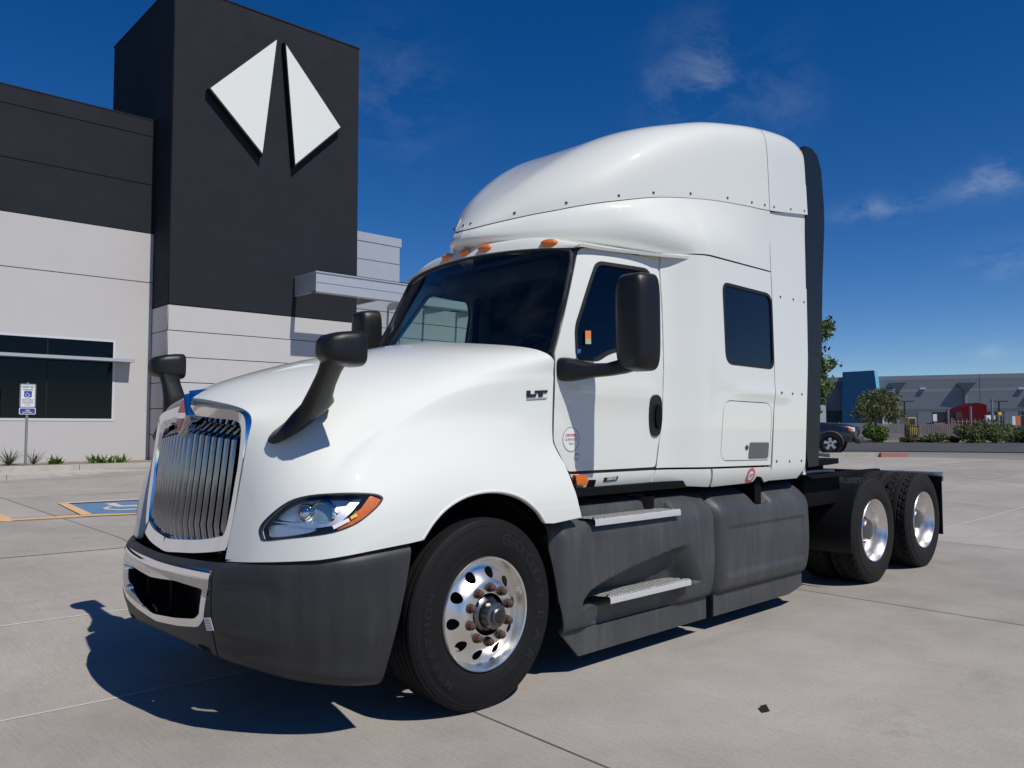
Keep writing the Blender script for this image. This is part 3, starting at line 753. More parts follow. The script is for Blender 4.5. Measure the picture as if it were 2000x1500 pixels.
# ---- windscreen
WS = Net([
 [(.30,0,1.90),(.36,-.40,1.90),(.51,-.74,1.91),(.715,-1.005,1.935)],
 [(.49,0,2.19),(.545,-.385,2.19),(.675,-.715,2.19),(.835,-.975,2.20)],
 [(.69,0,2.48),(.73,-.37,2.48),(.83,-.685,2.475),(.95,-.935,2.46)],
 [(.872,0,2.742),(.902,-.355,2.737),(.968,-.655,2.722),(1.055,-.898,2.702)],
])
wo_ = [(u, 0) for u in (0, 1, 2, 3)]+[(3, v) for v in (.5, 1, 1.5, 2, 2.5)]+[(2.93, 2.93)]+[(u, 3) for u in (2.6, 2, 1, .1)]+[(0, v) for v in (2.8, 2.5, 2, 1.5, 1, .5)]
panel('windscreen', WS, wo_, [], 'glass_screen', truck, step=.1, su=.35, sv=.37, thick=.006, both=True, flip=True, rim=False)
seal = MB()
path = [WS(2.99, v)[0] for v in np.linspace(-3, 3, 31)] if False else None
edge_pts = np.array([WS(0, v)[0] for v in np.linspace(0, 2.8, 10)]+[WS(u, 3)[0] for u in np.linspace(.15, 2.6, 10)]+[WS(2.93, 2.93)[0]]+[WS(3, v)[0] for v in np.linspace(2.6, 0, 12)])
NS = -snormal(WS, np.array([0.0]*10+list(np.linspace(.15, 2.6, 10))+[2.9]+[2.95]*12), np.array(list(np.linspace(0, 2.8, 10))+[2.95]*10+[2.9]+list(np.linspace(2.6, 0, 12))))
seal.tube(edge_pts+NS*.002, .013, 8, cap=False); seal.mirror_y(); seal.build('windscreen_seal', 'black_trim', truck)
# A pillars
ap = MB(); L_ = []
for t in np.linspace(0, 1, 12):
    a = WS(t*2.95, 3.0)[0]
    dpt_ = np.array([.700+.40*t, 0, 1.955+.755*t]); b = np.array([dpt_[0]+.012, float(body_y(dpt_[0], dpt_[2]))+.006, dpt_[2]])
    L_.append([a+np.array([.03, .03, 0]), a, a*.45+b*.55+np.array([-.012, -.008, 0]), b, b+np.array([.05, .05, 0])])
for s in (1, -1): MB().grid(np.array(L_)*np.array([1, s, 1])).build('windscreen_pillar', 'black_plastic', truck, angle=60)
# roof cap over the windscreen
CAP = Net([
 [(.853,0,2.749),(.883,-.355,2.744),(.952,-.655,2.730),(1.043,-.910,2.708)],
 [(.905,0,2.822),(.932,-.355,2.816),(1.0,-.655,2.796),(1.09,-.945,2.736)],
 [(1.2,0,2.875),(1.22,-.355,2.868),(1.28,-.655,2.842),(1.40,-.962,2.748)],
 [(2.28,0,2.89),(2.28,-.355,2.89),(2.28,-.655,2.87),(2.28,-1.165,2.780)],
])
co = [(0, 0)]+[(0, v) for v in np.linspace(.3, 3, 10)]+[(u, 3) for u in np.linspace(.3, 3, 12)]+[(3, v) for v in (2, 1, 0)]+[(2, 0), (1, 0)]
panel('cab_roof', CAP, co, [], 'paint', truck, step=.06, su=.3, sv=.33, both=True, flip=True, thick=.02)
for yy, px in ((0, (912,497)), (.205, (878,505)), (-.205, (951,491)), (-.74, (1092,480))):
    q = at(*px, 1, yy) if px and yy <= 0 else None
    a_ = abs(yy); vv = a_/.355 if a_ < .355 else 1+(a_-.355)/.30
    c_ = CAP(.52, vv)[0]; n_ = -snormal(CAP, np.array([.52]), np.array([vv]))[0]
    if yy > 0: c_[1] *= -1; n_[1] *= -1
    bm_ = MB()
    T1 = np.cross([0, 0, 1.0], n_); T1 /= np.linalg.norm(T1); T2 = np.cross(n_, T1)
    for prof in ([(.062, 0), (.060, .012), (.050, .026), (.028, .034), (0, .036)],):
        V = []; F = []; nn = 20
        for r_, h_ in prof:
            for k in range(nn):
                an = 2*math.pi*k/nn; V.append(c_+n_*(h_-.004)+T1*r_*1.05*math.cos(an)+T2*r_*.48*math.sin(an))
        for i in range(len(prof)-1):
            for k in range(nn): F.append((i*nn+k, i*nn+(k+1) % nn, (i+1)*nn+(k+1) % nn, (i+1)*nn+k))
        bm_.add(V, F)
    bm_.build('marker_light', 'amber', truck, angle=60)
# ---- roof fairing
SEAM = np.array([(.86,0,2.955),(.884,-.10,2.962),(.95,-.21,2.985),(1.11,-.40,3.035),(1.25,-.545,3.072),(1.42,-.68,3.118),(1.63,-.80,3.165),(1.98,-.945,3.232),(2.45,-1.07,3.280),(2.85,-1.145,3.298),(3.2,-1.188,3.312),(3.87,-1.195,3.395)])
SM = smoothline(SEAM, 24)
def seam_at(x):
    x = np.asarray(x, float); return np.interp(x, SM[:, 0], SM[:, 1]), np.interp(x, SM[:, 0], SM[:, 2])
TOPX = np.array([.82,.86,1.0,1.25,1.59,1.88,2.13,2.40,2.66,3.1,3.5,3.75,3.9]); TOPZ = np.array([2.92,2.957,3.12,3.375,3.625,3.795,3.895,3.965,4.02,4.070,4.105,4.095,4.03])
_tz = smoothline(np.stack([TOPX, TOPZ], -1), 20)
def top_z(x): return np.interp(x, _tz[:, 0], _tz[:, 1])
NX = ([.86,1.0,1.3,1.6,1.9,2.3,2.66,3.1,3.87], [2.0,2.1,2.5,3.1,3.9,5.6,7.6,10,13])
def roof_section(x, m=40):
    ys, zs = seam_at(x); w = -ys; zt = max(float(top_z(x)), zs+1e-3); n = np.interp(x, *NX)
    ph = np.linspace(0, math.pi/2, 400); Y = -w*np.sin(ph)**(2/n); Z = zs+(zt-zs)*np.cos(ph)**(2/n)
    dip = .018*sstep(1.0, 1.25, x)*(1-sstep(1.7, 2.4, x)); Z = Z-dip*np.exp(-(Y/(.42*w+1e-6))**4)
    lean = .02*(Z-zs)/max(zt-zs, .05); Y = np.minimum(0, Y+lean*np.abs(Y))
    s = np.concatenate([[0], np.cumsum(np.hypot(np.diff(Y), np.diff(Z)))]); q = np.linspace(0, s[-1], m)
    return np.stack([np.full(m, x), np.interp(q, s, Y), np.interp(q, s, Z)], -1)
def roof_mesh(name, xs):
    Pp = np.array([roof_section(x) for x in xs]); m = Pp.shape[1]
    full = np.concatenate([(Pp*np.array([1, -1, 1]))[:, :0:-1], Pp], 1)      # passenger side to driver side, shared centre line
    mb = MB().grid(full); nn = full.shape[1]
    # folded edges along the seam
    for e, in_ in ((0, -1), (nn-1, 1)):
        a = full[:, e]; b = a+np.array([0, .02*in_, -.0]); mb.grid(np.stack([a, b], 1))
    return mb
xs1 = .8605+2.33*np.linspace(0, 1, 76)**1.7
f1 = roof_mesh('f', xs1).build('roof_fairing', 'paint', truck, angle=70, label='white aerodynamic roof fairing')
xs2 = np.linspace(3.197, 3.86, 14)
m2 = roof_mesh('f', xs2); e_ = roof_section(3.86); full = np.concatenate([(e_*np.array([1, -1, 1]))[:0:-1], e_]); k0 = len(m2.V)
m2.add(list(full)+[(3.83, 0, 3.3)], [(i, i+1, len(full)) for i in range(len(full)-1)])
m2.build('rear_fairing', 'paint', truck, angle=40)
# chin under the fairing seam, swept round from the nose to the sleeper
ch = np.vstack([SM[(SM[:, 0] < 3.19)], [3.197, *map(float, seam_at(3.197))]])
chs = resample(ch, .05, closed=False)
PR = [(0, -.003, 0), (.0, .004, .02), (0, .018, .2), (0, .031, .40), (0, .028, .55), (0, .004, .70), (0, -.035, .82), (0, -.085, .92), (0, -.15, 1.0)]
Tt = np.gradient(chs, axis=0); Nn = np.stack([Tt[:, 1], -Tt[:, 0], 0*Tt[:, 0]], -1); Nn /= np.linalg.norm(Nn, axis=1)[:, None]
G_ = []
for s_pt, n_ in zip(chs, Nn):
    if s_pt[1] > -1e-4: n_ = np.array([-1, 0, 0.0])
    if n_[1] > 0 or (abs(n_[1]) < 1e-6 and n_[0] > 0): n_ = -n_
    U = 1-float(sstep(1.50, 2.32, s_pt[0])); zb = 2.785+.02*float(sstep(1.0, .83, s_pt[0]))
    zb = 2.775+.028*float(sstep(1.9, 2.2, s_pt[0]))+.025*float(sstep(1.15, .87, s_pt[0])); H = s_pt[2]-.006-zb; row = []
    for _, o_, hf in PR:
        z_ = s_pt[2]-.006-H*hf
        p1 = s_pt+n_*o_*1.0; p1[2] = z_
        yb_ = float(body_y(max(s_pt[0], 2.2), z_)); p2 = np.array([s_pt[0], s_pt[1]+(yb_-s_pt[1])*float(sstep(-.15, .85, hf)), z_])
        row.append(p1*U+p2*(1-U))
    G_.append(row)
G_ = np.array(G_); fullc = np.concatenate([(G_*np.array([1, -1, 1]))[:0:-1], G_])
MB().grid(fullc).build('fairing_chin', 'paint', truck, angle=80)
# fairing screws
for px in [(905,447),(944,439),(1077,400),(1189,382),(1290,376),(1374,383),(1450,394),(1491,402)]:
    pass
for xq in (.90, 1.06, 1.32, 1.66, 1.93, 2.27, 2.66, 2.95, 3.12, 3.26, 3.55, 3.80):
    p_ = roof_section(xq, 400); k = int(np.argmin(abs(p_[:, 2]-(seam_at(xq)[1]+.035)))) ; p_ = p_[k]
    for s in (1, -1):
        MB().lathe([(0, -.006), (.008, -.005), (.011, 0), (.011, .008)], (p_[0], s*p_[1], p_[2]), 1, 10).build('screw', 'steel_dark', truck)
# ---- black side extenders behind the sleeper
ex = MB(); prof = [(3.855, 4.02), (3.99, 4.03), (4.10, 3.985), (4.17, 3.87), (4.21, 3.55), (4.21, 3.35), (4.15, 2.86), (4.10, 2.2), (4.04, 1.6), (3.985, 1.17), (3.80, 1.165), (3.76, 1.3), (3.80, 2.4), (3.85, 3.4)]
for s in (1, -1):
    ex = MB().prism([(x, z) for x, z in prof], 1, s*1.135, s*1.185)
    ex.build('side_extender', 'black_plastic', truck, angle=30)
MB().box((3.79, 0, 2.55), (.05, 2.30, 2.9)).build('sleeper_back', 'paint', truck)
MB().box((2.25, 0, 1.10), (3.05, 2.2, .05)).build('cab_floor', 'chassis_black', truck)
def bell(x, a, b, w): return sstep(a-w, a+w, x)*(1-sstep(b-w, b+w, x))
# ---- grille: chrome surround, bars, emblem
def grille_x(y, z): return -1.137-(1.66-z)*.115+.085*np.abs(y/.58)**1.5
def gloop(dy, dzt, dzb, dx, m=None, vd=0.0):    # outline of the grille drawn in by dy at the sides and dzt / dzb at top and bottom; vd: dip under the emblem
    w1, w0 = .592-dy, .580-dy; zt, zc, zb = 1.578-dzt, 1.665-dzt*1.05, .865+dzb
    half = [(0, zc-vd), (-.05, zc-.018-vd*.55), (-.105, zc-.024-vd*.02), (-.30, zc-.042), (-.46, zt+.030), (-.555+dy*.6, zt+.004), (-w1, zt-.07), (-w1-.004, zt-.2), (-(w1+w0)/2-.004, (zt+zb)/2), (-w0, zb+.15), (-w0+.02, zb+.03), (-w0+.07, zb+.004), (-.3, zb-.022), (-.12, zb-.035), (0, zb-.042)]
    return np.array(half+[(-y, z) for y, z in half[-2:0:-1]])
base = [gloop(0, 0, 0, 0, 1), gloop(.012, .012, .02, 0, 1), gloop(.055, .062, .085, 0, 1, .02), gloop(.070, .090, .100, 0, 1, .03), gloop(.080, .100, .108, 0, 1, .03)]
deps = [.012, -.022, -.012, .03, .10]
rings = []
for l, d in zip(base, deps):
    rings.append(np.stack([grille_x(l[:, 0], l[:, 1])+d, l[:, 0], l[:, 1]], -1))
def loft(rings, sub=6):
    m_ = MB(); n = len(rings[0]); 
    RR = [smoothloop(r, 4) for r in rings]; n = len(RR[0]); V = np.concatenate(RR)
    return m_.add(V, [(i*n+k, i*n+(k+1) % n, (i+1)*n+(k+1) % n, (i+1)*n+k) for i in range(len(RR)-1) for k in range(n)])
grille = loft(rings).build('grille', 'chrome', truck, angle=28, label='chrome grille surround with upright bars')
MB().box((-.90, 0, 1.23), (.02, 1.1, .75)).build('radiator_core', 'chassis_black', grille)
NBAR = 17
for i in range(NBAR):
    y = -.462+.924*i/(NBAR-1)
    if abs(y) < .03: pass
    a_ = abs(y)/.58
    zt = 1.556-.045*a_; zb = .895+.012*a_; w = .0215
    def sec(z, dx, w_): 
        x = float(grille_x(y, z))+dx
        return [(x+.075, y-w_*.45, z), (x+.006, y-w_, z), (x-.006, y-w_*.55, z), (x-.006, y+w_*.55, z), (x+.006, y+w_, z), (x+.075, y+w_*.45, z)]
    lv = [sec(zt, .085, w*.8), sec(zt-.075, .004, w), sec(zb+.10, .004, w), sec(zb, .03, w)]
    V = np.concatenate([np.array(s_) for s_ in lv]); n = 6
    m_ = MB().add(V, [(j*n+k, j*n+(k+1) % n, (j+1)*n+(k+1) % n, (j+1)*n+k) for j in range(len(lv)-1) for k in range(n)]+[tuple(range(n)), tuple((len(lv)-1)*n+k for k in range(n))])
    m_.build('grille_bar', 'chrome_bar', grille, angle=25)
# emblem: a tall chrome lozenge with red enamel halves
def loz(cx, cz, hw, hh, d, tilt=.115):
    return [(grille_x(0, cz+dz)-.03+d, dy, cz+dz) for dy, dz in ((0, hh), (-hw, 0), (0, -hh), (hw, 0))]
o = loz(0, 1.575, .075, .118, 0); i_ = loz(0, 1.575, .06, .097, -.008); b_ = loz(0, 1.575, .09, .135, .06)
em = MB().add(b_+o+i_, [(k, (k+1) % 4, 4+(k+1) % 4, 4+k) for k in range(4)]+[(4+k, 4+(k+1) % 4, 8+(k+1) % 4, 8+k) for k in range(4)]+[(8, 9, 10, 11)])
emb = em.build('emblem', 'chrome', grille, angle=10, label='chrome and red lozenge emblem')
def red_tri(s):
    c_ = 1.575+s*.008; pts = [(0, c_+s*.078), (-.043, c_+s*.008), (.043, c_+s*.008)]
    V = [(grille_x(0, z)-.042, y, z) for y, z in pts]+[(grille_x(0, z)-.034, y, z) for y, z in pts]
    return MB().add(V, [(0, 1, 2), (3, 4, 5), (0, 1, 4, 3), (1, 2, 5, 4), (2, 0, 3, 5)])
red_tri(1).build('enamel', 'red_enamel', emb, angle=10); red_tri(-1).build('enamel', 'red_enamel', emb, angle=10)
# chrome wedge behind the emblem, running back on to the hood
zc_ = 1.585; f_ = [(grille_x(0, zc_+dz)-.012, dy, zc_+dz) for dy, dz in ((0, .128), (-.088, 0), (0, -.02), (.088, 0))]
k_ = [(x+.15, y*.9, z+(.022 if z > zc_ else .0)) for x, y, z in f_]
MB().add(f_+k_, [(0, 1, 2, 3), (7, 6, 5, 4)]+[(q, (q+1) % 4, 4+(q+1) % 4, 4+q) for q in range(4)]).build('emblem_base', 'chrome', grille, angle=15)
# ---- bumper
def bumper_net():
    top = [(-1.315,0,.795),(-1.30,-.30,.80),(-1.258,-.58,.808),(-1.185,-.77,.822),(-1.065,-.95,.842),(-.93,-1.085,.86),(-.77,-1.165,.878),(-.51,-1.20,.898)]
    bot = [(-1.275,0,.425),(-1.265,-.30,.42),(-1.225,-.58,.395),(-1.145,-.75,.365),(-1.015,-.92,.325),(-.89,-1.045,.305),(-.775,-1.115,.293),(-.64,-1.15,.285)]
    rows = []
    for t, bl, tin in ((-.12, -.055, .035), (-.03, -.012, .006), (.12, .008, 0), (.35, .022, 0), (.6, .024, 0), (.85, .008, 0), (1.0, -.01, 0), (1.06, -.05, 0)):
        row = []
        for a, b in zip(top, bot):
            a = np.array(a); b = np.array(b); p_ = a+(b-a)*t
            d = np.array([p_[0]+.35, p_[1]*.9, 0]); d /= np.linalg.norm(d)
            if t < 0: p_ = a+np.array([0, 0, tin])
            row.append(p_+d*bl)
        rows.append(row)
    return np.array(rows).transpose(1, 0, 2)
BN = bumper_net()
BN = np.concatenate([(BN*np.array([1, -1, 1]))[:0:-1], BN])        # whole width: rows from the passenger end to the driver end
BUMP0 = Net(BN, sym=False)
def _bump_f(u, v):                               # pressed lines on the corner pieces
    P_ = BUMP0(u, v); uu = np.abs(u-7)
    d = -.016*np.exp(-((v-2.35)/.22)**2)*bell(uu, 2.25, 3.75, .25)+.010*np.exp(-((v-4.35)/.30)**2)*bell(uu, 2.2, 3.6, .5)+.006*np.exp(-((v-5.6)/.35)**2)*bell(uu, 2.6, 6.5, .6)
    return P_-snormal(BUMP0, u, v)*d[:, None]
BUMP = Fn(_bump_f, (0, 14), (0, 7))
# u = 7 is the centre; 9 the seam of the corner piece; 14 the rear end.  v = 0 inner top edge ... 7 under edge
def bpanel(name, o, holes, mat_, parent, **k): return panel(name, BUMP, o, holes, mat_, parent, su=.2, sv=.085, step=.035, edge=.03, thick=.03, flip=True, **k)
def urow(a, b, v, n): return [(u, v) for u in np.linspace(a, b, n)]
ang = urow(9.04, 13.95, .0, 30)+[(14, v) for v in np.linspace(.3, 6.7, 8)]+urow(13.9, 9.04, 7, 30)+[(9.04, v) for v in np.linspace(6.5, .5, 8)]
corner = bpanel('bumper_corner', ang, [], 'bumper_plastic', truck)
corner2 = bpanel('bumper_corner', [(14-u, v) for u, v in ang], [], 'bumper_plastic', truck)
# centre: grey lower part with tow-hook pockets, chrome surround round the air opening
yv = lambda z_: None
cen = urow(5, 9, .0, 20)+[(9, v) for v in np.linspace(.5, 6.5, 8)]+urow(9, 5, 7, 20)+[(5, v) for v in np.linspace(6.5, .5, 8)]
fr_out = [(5.03, 1.0), (7, 1.0), (8.97, 1.0), (8.95, 2.3), (8.80, 3.9), (8.60, 4.35), (7.9, 4.72), (7, 5.0), (6.1, 4.72), (5.40, 4.35), (5.20, 3.9), (5.05, 2.3)]
fr_in = [(5.22, 2.45), (6.1, 2.30), (7, 2.45), (7.9, 2.30), (8.78, 2.45), (8.68, 3.7), (8.52, 4.0), (7.9, 4.3), (7, 4.55), (6.1, 4.3), (5.48, 4.0), (5.32, 3.7)]
gap_in = [(5.15, .25), (8.85, .25), (8.92, .95), (5.08, .95)]
hook = lambda s: rounded([(7+s*1.42, 5.5), (7+s*1.82, 5.4), (7+s*1.86, 6.3), (7+s*1.46, 6.4)], .12)
cpan = bpanel('bumper_centre', cen, [inset(fr_out, .04), hook(1), hook(-1)], 'bumper_plastic', truck)
surr = panel('bumper_surround', BUMP, rounded(fr_out, .12, 3), [rounded(fr_in, .1, 3)], 'chrome', truck, su=.2, sv=.085, step=.03, edge=.025, thick=.05, flip=True, offset=.006, label='bright chrome surround of the lower air opening')
# blocks added behind the bumper to stop sunlight leaking into its shadow
MB().rbox((-.80, 0, .68), (.44, 1.60, .30), .05, 2).build('leak_block', 'chassis_black', truck)
for s in (1, -1): MB().rbox((-.66, s*-.93, .70), (.16, .26, .34), .04, 2).build('leak_block_side', 'chassis_black', truck)
# dark duct behind the opening
MB().box((-1.12, 0, .60), (.02, 1.2, .45)).build('air_duct', 'chassis_black', truck)
for y in (-.35, .0, .33): MB().box((-1.17, y, .60), (.10, .02, .26)).build('duct_vane', 'chassis_black', truck)
for s in (1, -1): MB().box((-1.15, s*.50, .45), (.03, .16, .12)).build('tow_pocket', 'chassis_black', truck)
# paper label on the bumper
lb = onsurf(BUMP, [(399,1206),(412,1206),(419,1231),(405,1231)])
lab = panel('label_sticker', BUMP, lb, [], 'sticker_white', truck, su=.2, sv=.085, step=.03, thick=.001, flip=True, offset=.004)
for k in range(4):
    t0 = .18+.2*k; q = [lb[0]+(lb[3]-lb[0])*t0+(lb[1]-lb[0])*.12, lb[0]+(lb[3]-lb[0])*t0+(lb[1]-lb[0])*.85, lb[0]+(lb[3]-lb[0])*(t0+.07)+(lb[1]-lb[0])*.85, lb[0]+(lb[3]-lb[0])*(t0+.07)+(lb[1]-lb[0])*.12]
    panel('print_line', BUMP, q, [], 'sticker_grey', lab, su=.2, sv=.085, step=.03, thick=0, flip=True, offset=.006, rim=False)
# ---- headlights
def deep(name, o, mat_, parent, off, mir, step=.04, **k):
    return panel(name, HOOD, o, [], mat_, parent, su=.33, sv=.2, step=step, edge=.02, flip=True, offset=off, mirror=mir, **k)
amb = onsurf(HOOD, [(745,975),(724,967),(706,992),(684,1010),(650,1030),(660,1034),(690,1024),(714,1009),(736,988)])
for mir in (False, True):
    hl = deep('headlight', inset(HLuv, .012), 'glass_lens', truck, .0, mir, thick=.0, rim=False)
    panel('bezel', HOOD, inset(HLuv, -.01), [inset(HLuv, .022)], 'black_trim', hl, su=.33, sv=.2, step=.03, edge=.02, flip=True, offset=.002, thick=.02, mirror=mir)
    deep('housing', inset(HLuv, -.02), 'grey_latch', hl, -.085, mir, thick=.0, rim=False)
    deep('side_marker', amb, 'amber', hl, -.006, mir, thick=.02, step=.03)
    # upper reflector, projector barrel, lower turn reflector
    refl = onsurf(HOOD, [(530,1012),(560,988),(600,974),(650,970),(690,972),(655,1000),(640,1016),(580,1018)])
    deep('reflector', smoothloop(refl, 3), 'reflector', hl, -.060, mir, thick=.03)
    bar_ = onsurf(HOOD, [(520,1018),(640,1018),(690,972),(712,968),(690,995),(660,1022),(610,1030)])
    deep('lamp_trim', bar_, 'reflector', hl, -.042, mir, thick=.02)
    tr_ = onsurf(HOOD, [(517,1026),(585,1024),(612,1034),(560,1046),(518,1049),(513,1040)])
    deep('turn_reflector', smoothloop(tr_, 3), 'reflector', hl, -.05, mir, thick=.02)
    for (px, off, r_) in (((626,1000), -.055, .055), ((590,998), -.058, .036)):
        q = onsurf(HOOD, [px])[0]; c_ = HOOD(q[0], q[1])[0]; n_ = -snormal(HOOD, np.array([q[0]]), np.array([q[1]]))[0]
        d_ = np.array([-.80, -.58, .05]); d_ /= np.linalg.norm(d_)
        T1 = np.cross(d_, [0, 0, 1.0]); T1 /= np.linalg.norm(T1); T2 = np.cross(T1, d_); c_ = c_+n_*off
        for nm, prof, mt in (('projector', [(r_*1.25, -.03), (r_*1.25, .005), (r_*1.05, .012), (r_, .004)], 'chrome'), ('projector_lens', [(r_, .004), (r_*.9, .018), (r_*.6, .030), (0, .036)], 'glass_screen' if r_ > .05 else 'chrome')):
            V = []; F = []; nn = 20
            for rr, hh in prof:
                for k in range(nn):
                    an = 2*math.pi*k/nn; V.append(c_+d_*hh+(T1*math.cos(an)+T2*math.sin(an))*rr)
            for i in range(len(prof)-1):
                for k in range(nn): F.append((i*nn+k, i*nn+(k+1) % nn, (i+1)*nn+(k+1) % nn, (i+1)*nn+k))
            V = np.array(V)
            if mir: V[:, 1] *= -1
            MB().add(V, F).build(nm, mt, hl, angle=50)
    st1 = onsurf(HOOD, [(649,1027),(680,1012),(683,1018),(652,1034)]); st2 = onsurf(HOOD, [(684,1009),(696,1003),(698,1008),(686,1015)])
    if not mir:
        deep('sticker', st1, 'sticker_white', hl, .004, mir, thick=0, rim=False); deep('sticker', st2, 'sticker_yellow', hl, .004, mir, thick=0, rim=False)
# ---- hood-mounted mirrors
def superloop(c, ax, ay, hx, hy, n=20, e=3.2):
    out = []
    for k in range(n):
        a = 2*math.pi*k/n; ca, sa = math.cos(a), math.sin(a)
        out.append(c+ax*hx*np.sign(ca)*abs(ca)**(2/e)+ay*hy*np.sign(sa)*abs(sa)**(2/e))
    return np.array(out)
def loftrings(rr, cap=True):
    n = len(rr[0]); V = np.concatenate(rr); F = [(i*n+k, i*n+(k+1) % n, (i+1)*n+(k+1) % n, (i+1)*n+k) for i in range(len(rr)-1) for k in range(n)]
    if cap: F += [tuple(range(n-1, -1, -1)), tuple((len(rr)-1)*n+k for k in range(n))]
    return V, F
vx = np.array([1.0, 0, 0]); vy = np.array([0, 1.0, 0]); vz = np.array([0, 0, 1.0])
for s in (1, -1):
    # foot, stalk
    rr = []; hx0, hz0 = (-.888, 1.884) if s > 0 else (-.835, 1.925)
    for cx, cy, cz, hx, hy, tl in ((-.895,-.745,1.535,.185,.06,.60),(-.888,-.805,1.556,.180,.058,.60),(-.870,-.842,1.599,.130,.058,.5),(-.862+(hx0+.862)*.2,-.885,1.645,.085,.053,.3),(-.862+(hx0+.862)*.5,-.95,1.710+(hz0-1.884)*.4,.066,.046,.15),(-.862+(hx0+.862)*.8,-1.02,1.775+(hz0-1.884)*.8,.060,.042,.05),(hx0,-1.075,hz0-.055,.066,.044,.0)):
        ax = np.array([math.cos(tl), 0, math.sin(tl)]); ay = np.array([0, 1, 0]) if cz > 1.6 else np.array([-.25, .9, .35])
        rr.append(superloop(np.array([cx, cy, cz]), ax, ay/np.linalg.norm(ay), hx, hy, 20, 2.6))
    V, F = loftrings(rr); V = V*np.array([1, s, 1])
    hm = MB().add(V, F).build('hood_mirror', 'black_plastic', truck, angle=50)
    # head: deep rounded shell open to the rear
    rr = []
    for t, hy_, hz_, dz in ((-.112,.028,.022,-.006),(-.100,.056,.045,-.004),(-.072,.078,.066,-.002),(-.02,.090,.079,0),(.04,.095,.085,.002),(.090,.097,.087,.003),(.098,.092,.082,.003)):
        rr.append(superloop(np.array([hx0+t, -1.12, hz0+dz]), vy, vz, hy_, hz_, 28, 4.0))
    V, F = loftrings(rr); V = V*np.array([1, s, 1])
    hd = MB().add(V, F).build('mirror_head', 'black_plastic', hm, angle=50)
    g_ = superloop(np.array([hx0+.099, -1.12, hz0+.003]), vy, vz, .084, .073, 28, 4.0)*np.array([1, s, 1])
    MB().add(g_, [tuple(range(28))]).build('mirror_glass', 'chrome', hm)
# ---- door mirrors
for s in (1, -1):
    rr = []
    cx, cy, cz = 1.00, -1.455, 2.155+(.07 if s < 0 else 0)
    for t, hy_, hz_ in ((-.095,.06,.24),(-.088,.088,.272),(-.06,.106,.290),(-.01,.116,.299),(.06,.120,.302),(.085,.120,.302),(.092,.112,.294)):
        rr.append(superloop(np.array([cx+t, cy, cz]), vy, vz, hy_, hz_, 40, 5.0))
    V, F = loftrings(rr); V = V*np.array([1, s, 1])
    dm = MB().add(V, F).build('door_mirror', 'black_plastic', truck, angle=50)
    g_ = superloop(np.array([cx+.094, cy, cz]), vy, vz, .104, .285, 40, 5.0)*np.array([1, s, 1]); MB().add(g_, [tuple(range(40))]).build('mirror_glass', 'chrome', dm)
    # arm and its base on the door
    rr = []
    for cx_, cy_, cz_, hx, hz in ((.80,-1.03,1.872,.085,.075),(.80,-1.075,1.872,.085,.075),(.815,-1.12,1.868,.075,.066),(.87,-1.20,1.862,.06,.045),(.93,-1.30,1.866,.052,.040),(.98,-1.38,1.885,.055,.045),(1.0,-1.43,1.90,.05,.045)):
        rr.append(superloop(np.array([cx_, cy_, cz_]), vx, vz, hx, hz, 20, 3.5))
    V, F = loftrings(rr); V = V*np.array([1, s, 1])
    MB().add(V, F).build('mirror_arm', 'black_plastic', dm, angle=50)
# ---- grey side fairings over the tanks
SKP = smoothline([(-1.115,.262),(-1.165,.30),(-1.192,.40),(-1.203,.52),(-1.205,.66),(-1.200,.79),(-1.194,.862),(-1.166,.922),(-1.105,.978),(-1.03,1.022),(-.92,1.045),(-.82,1.05)], 8)
_sks = np.concatenate([[0], np.cumsum(np.hypot(*np.diff(SKP, axis=0).T))]); SKL = _sks[-1]
def sk_prof(t): return np.interp(t, _sks, SKP[:, 0]), np.interp(t, _sks, SKP[:, 1])
def bell(x, a, b, w): return sstep(a-w, a+w, x)*(1-sstep(b-w, b+w, x))
def skirt_f(x0, x1, front):
    def f(x, t):
        y, z = sk_prof(t)
        y = y+.085*np.clip((x0+.10-x)/.10, 0, 1.3)**2 + .16*np.clip((x-(x1-.16))/.16, 0, 1.3)**2.4*(0 if front else 1)+.03*np.clip((x-(x1-.05))/.05, 0, 1.3)**2*(1 if front else 0)
        if front:                                 # flat under the upper step; swept recess above the lower step, and the pocket under it
            z = z+(np.minimum(z, .932)-z)*bell(x, .815, 1.80, .03)*(y < -1.075)
            up = .485+.235*np.clip((x-.82)/1.25, 0, 1)**.62+.0*x
            dn = .40+.0*x
            d = .135*sstep(0, .05, up-z)*sstep(.78, .90, x)*(1-sstep(1.84, 2.10, x+.55*(z-.45)))*sstep(.395, .42, z)
            d = d*(1-.45*sstep(.46, .70, z))
            y = y+d*(z < .95)
            y = y+.05*bell(x, .92, 1.80, .10)*sstep(.43, .40, z)*sstep(.255, .30, z)
        else:                                     # broad panel pressed in a little, with a rounded border
            ins = sstep(2.42, 2.47, x)*(1-sstep(3.58+.05*np.sin(z*3), 3.66+.05*np.sin(z*3), x))*sstep(.375, .43, z)*(1-sstep(.735, .775, z))
            y = y+.016*ins
            y = y+.05*np.exp(-((x-3.02)/.11)**4)*sstep(.90, .925, z)
            z = z-.055*np.exp(-((x-3.02)/.11)**4)*sstep(.90, .925, z)
        return np.stack([x, y, z], -1)
    return Fn(f, (x0, x1), (0, SKL))
SKF = skirt_f(.56, 2.285, True); SKR = skirt_f(2.30, 3.87, False)
cap_c = None
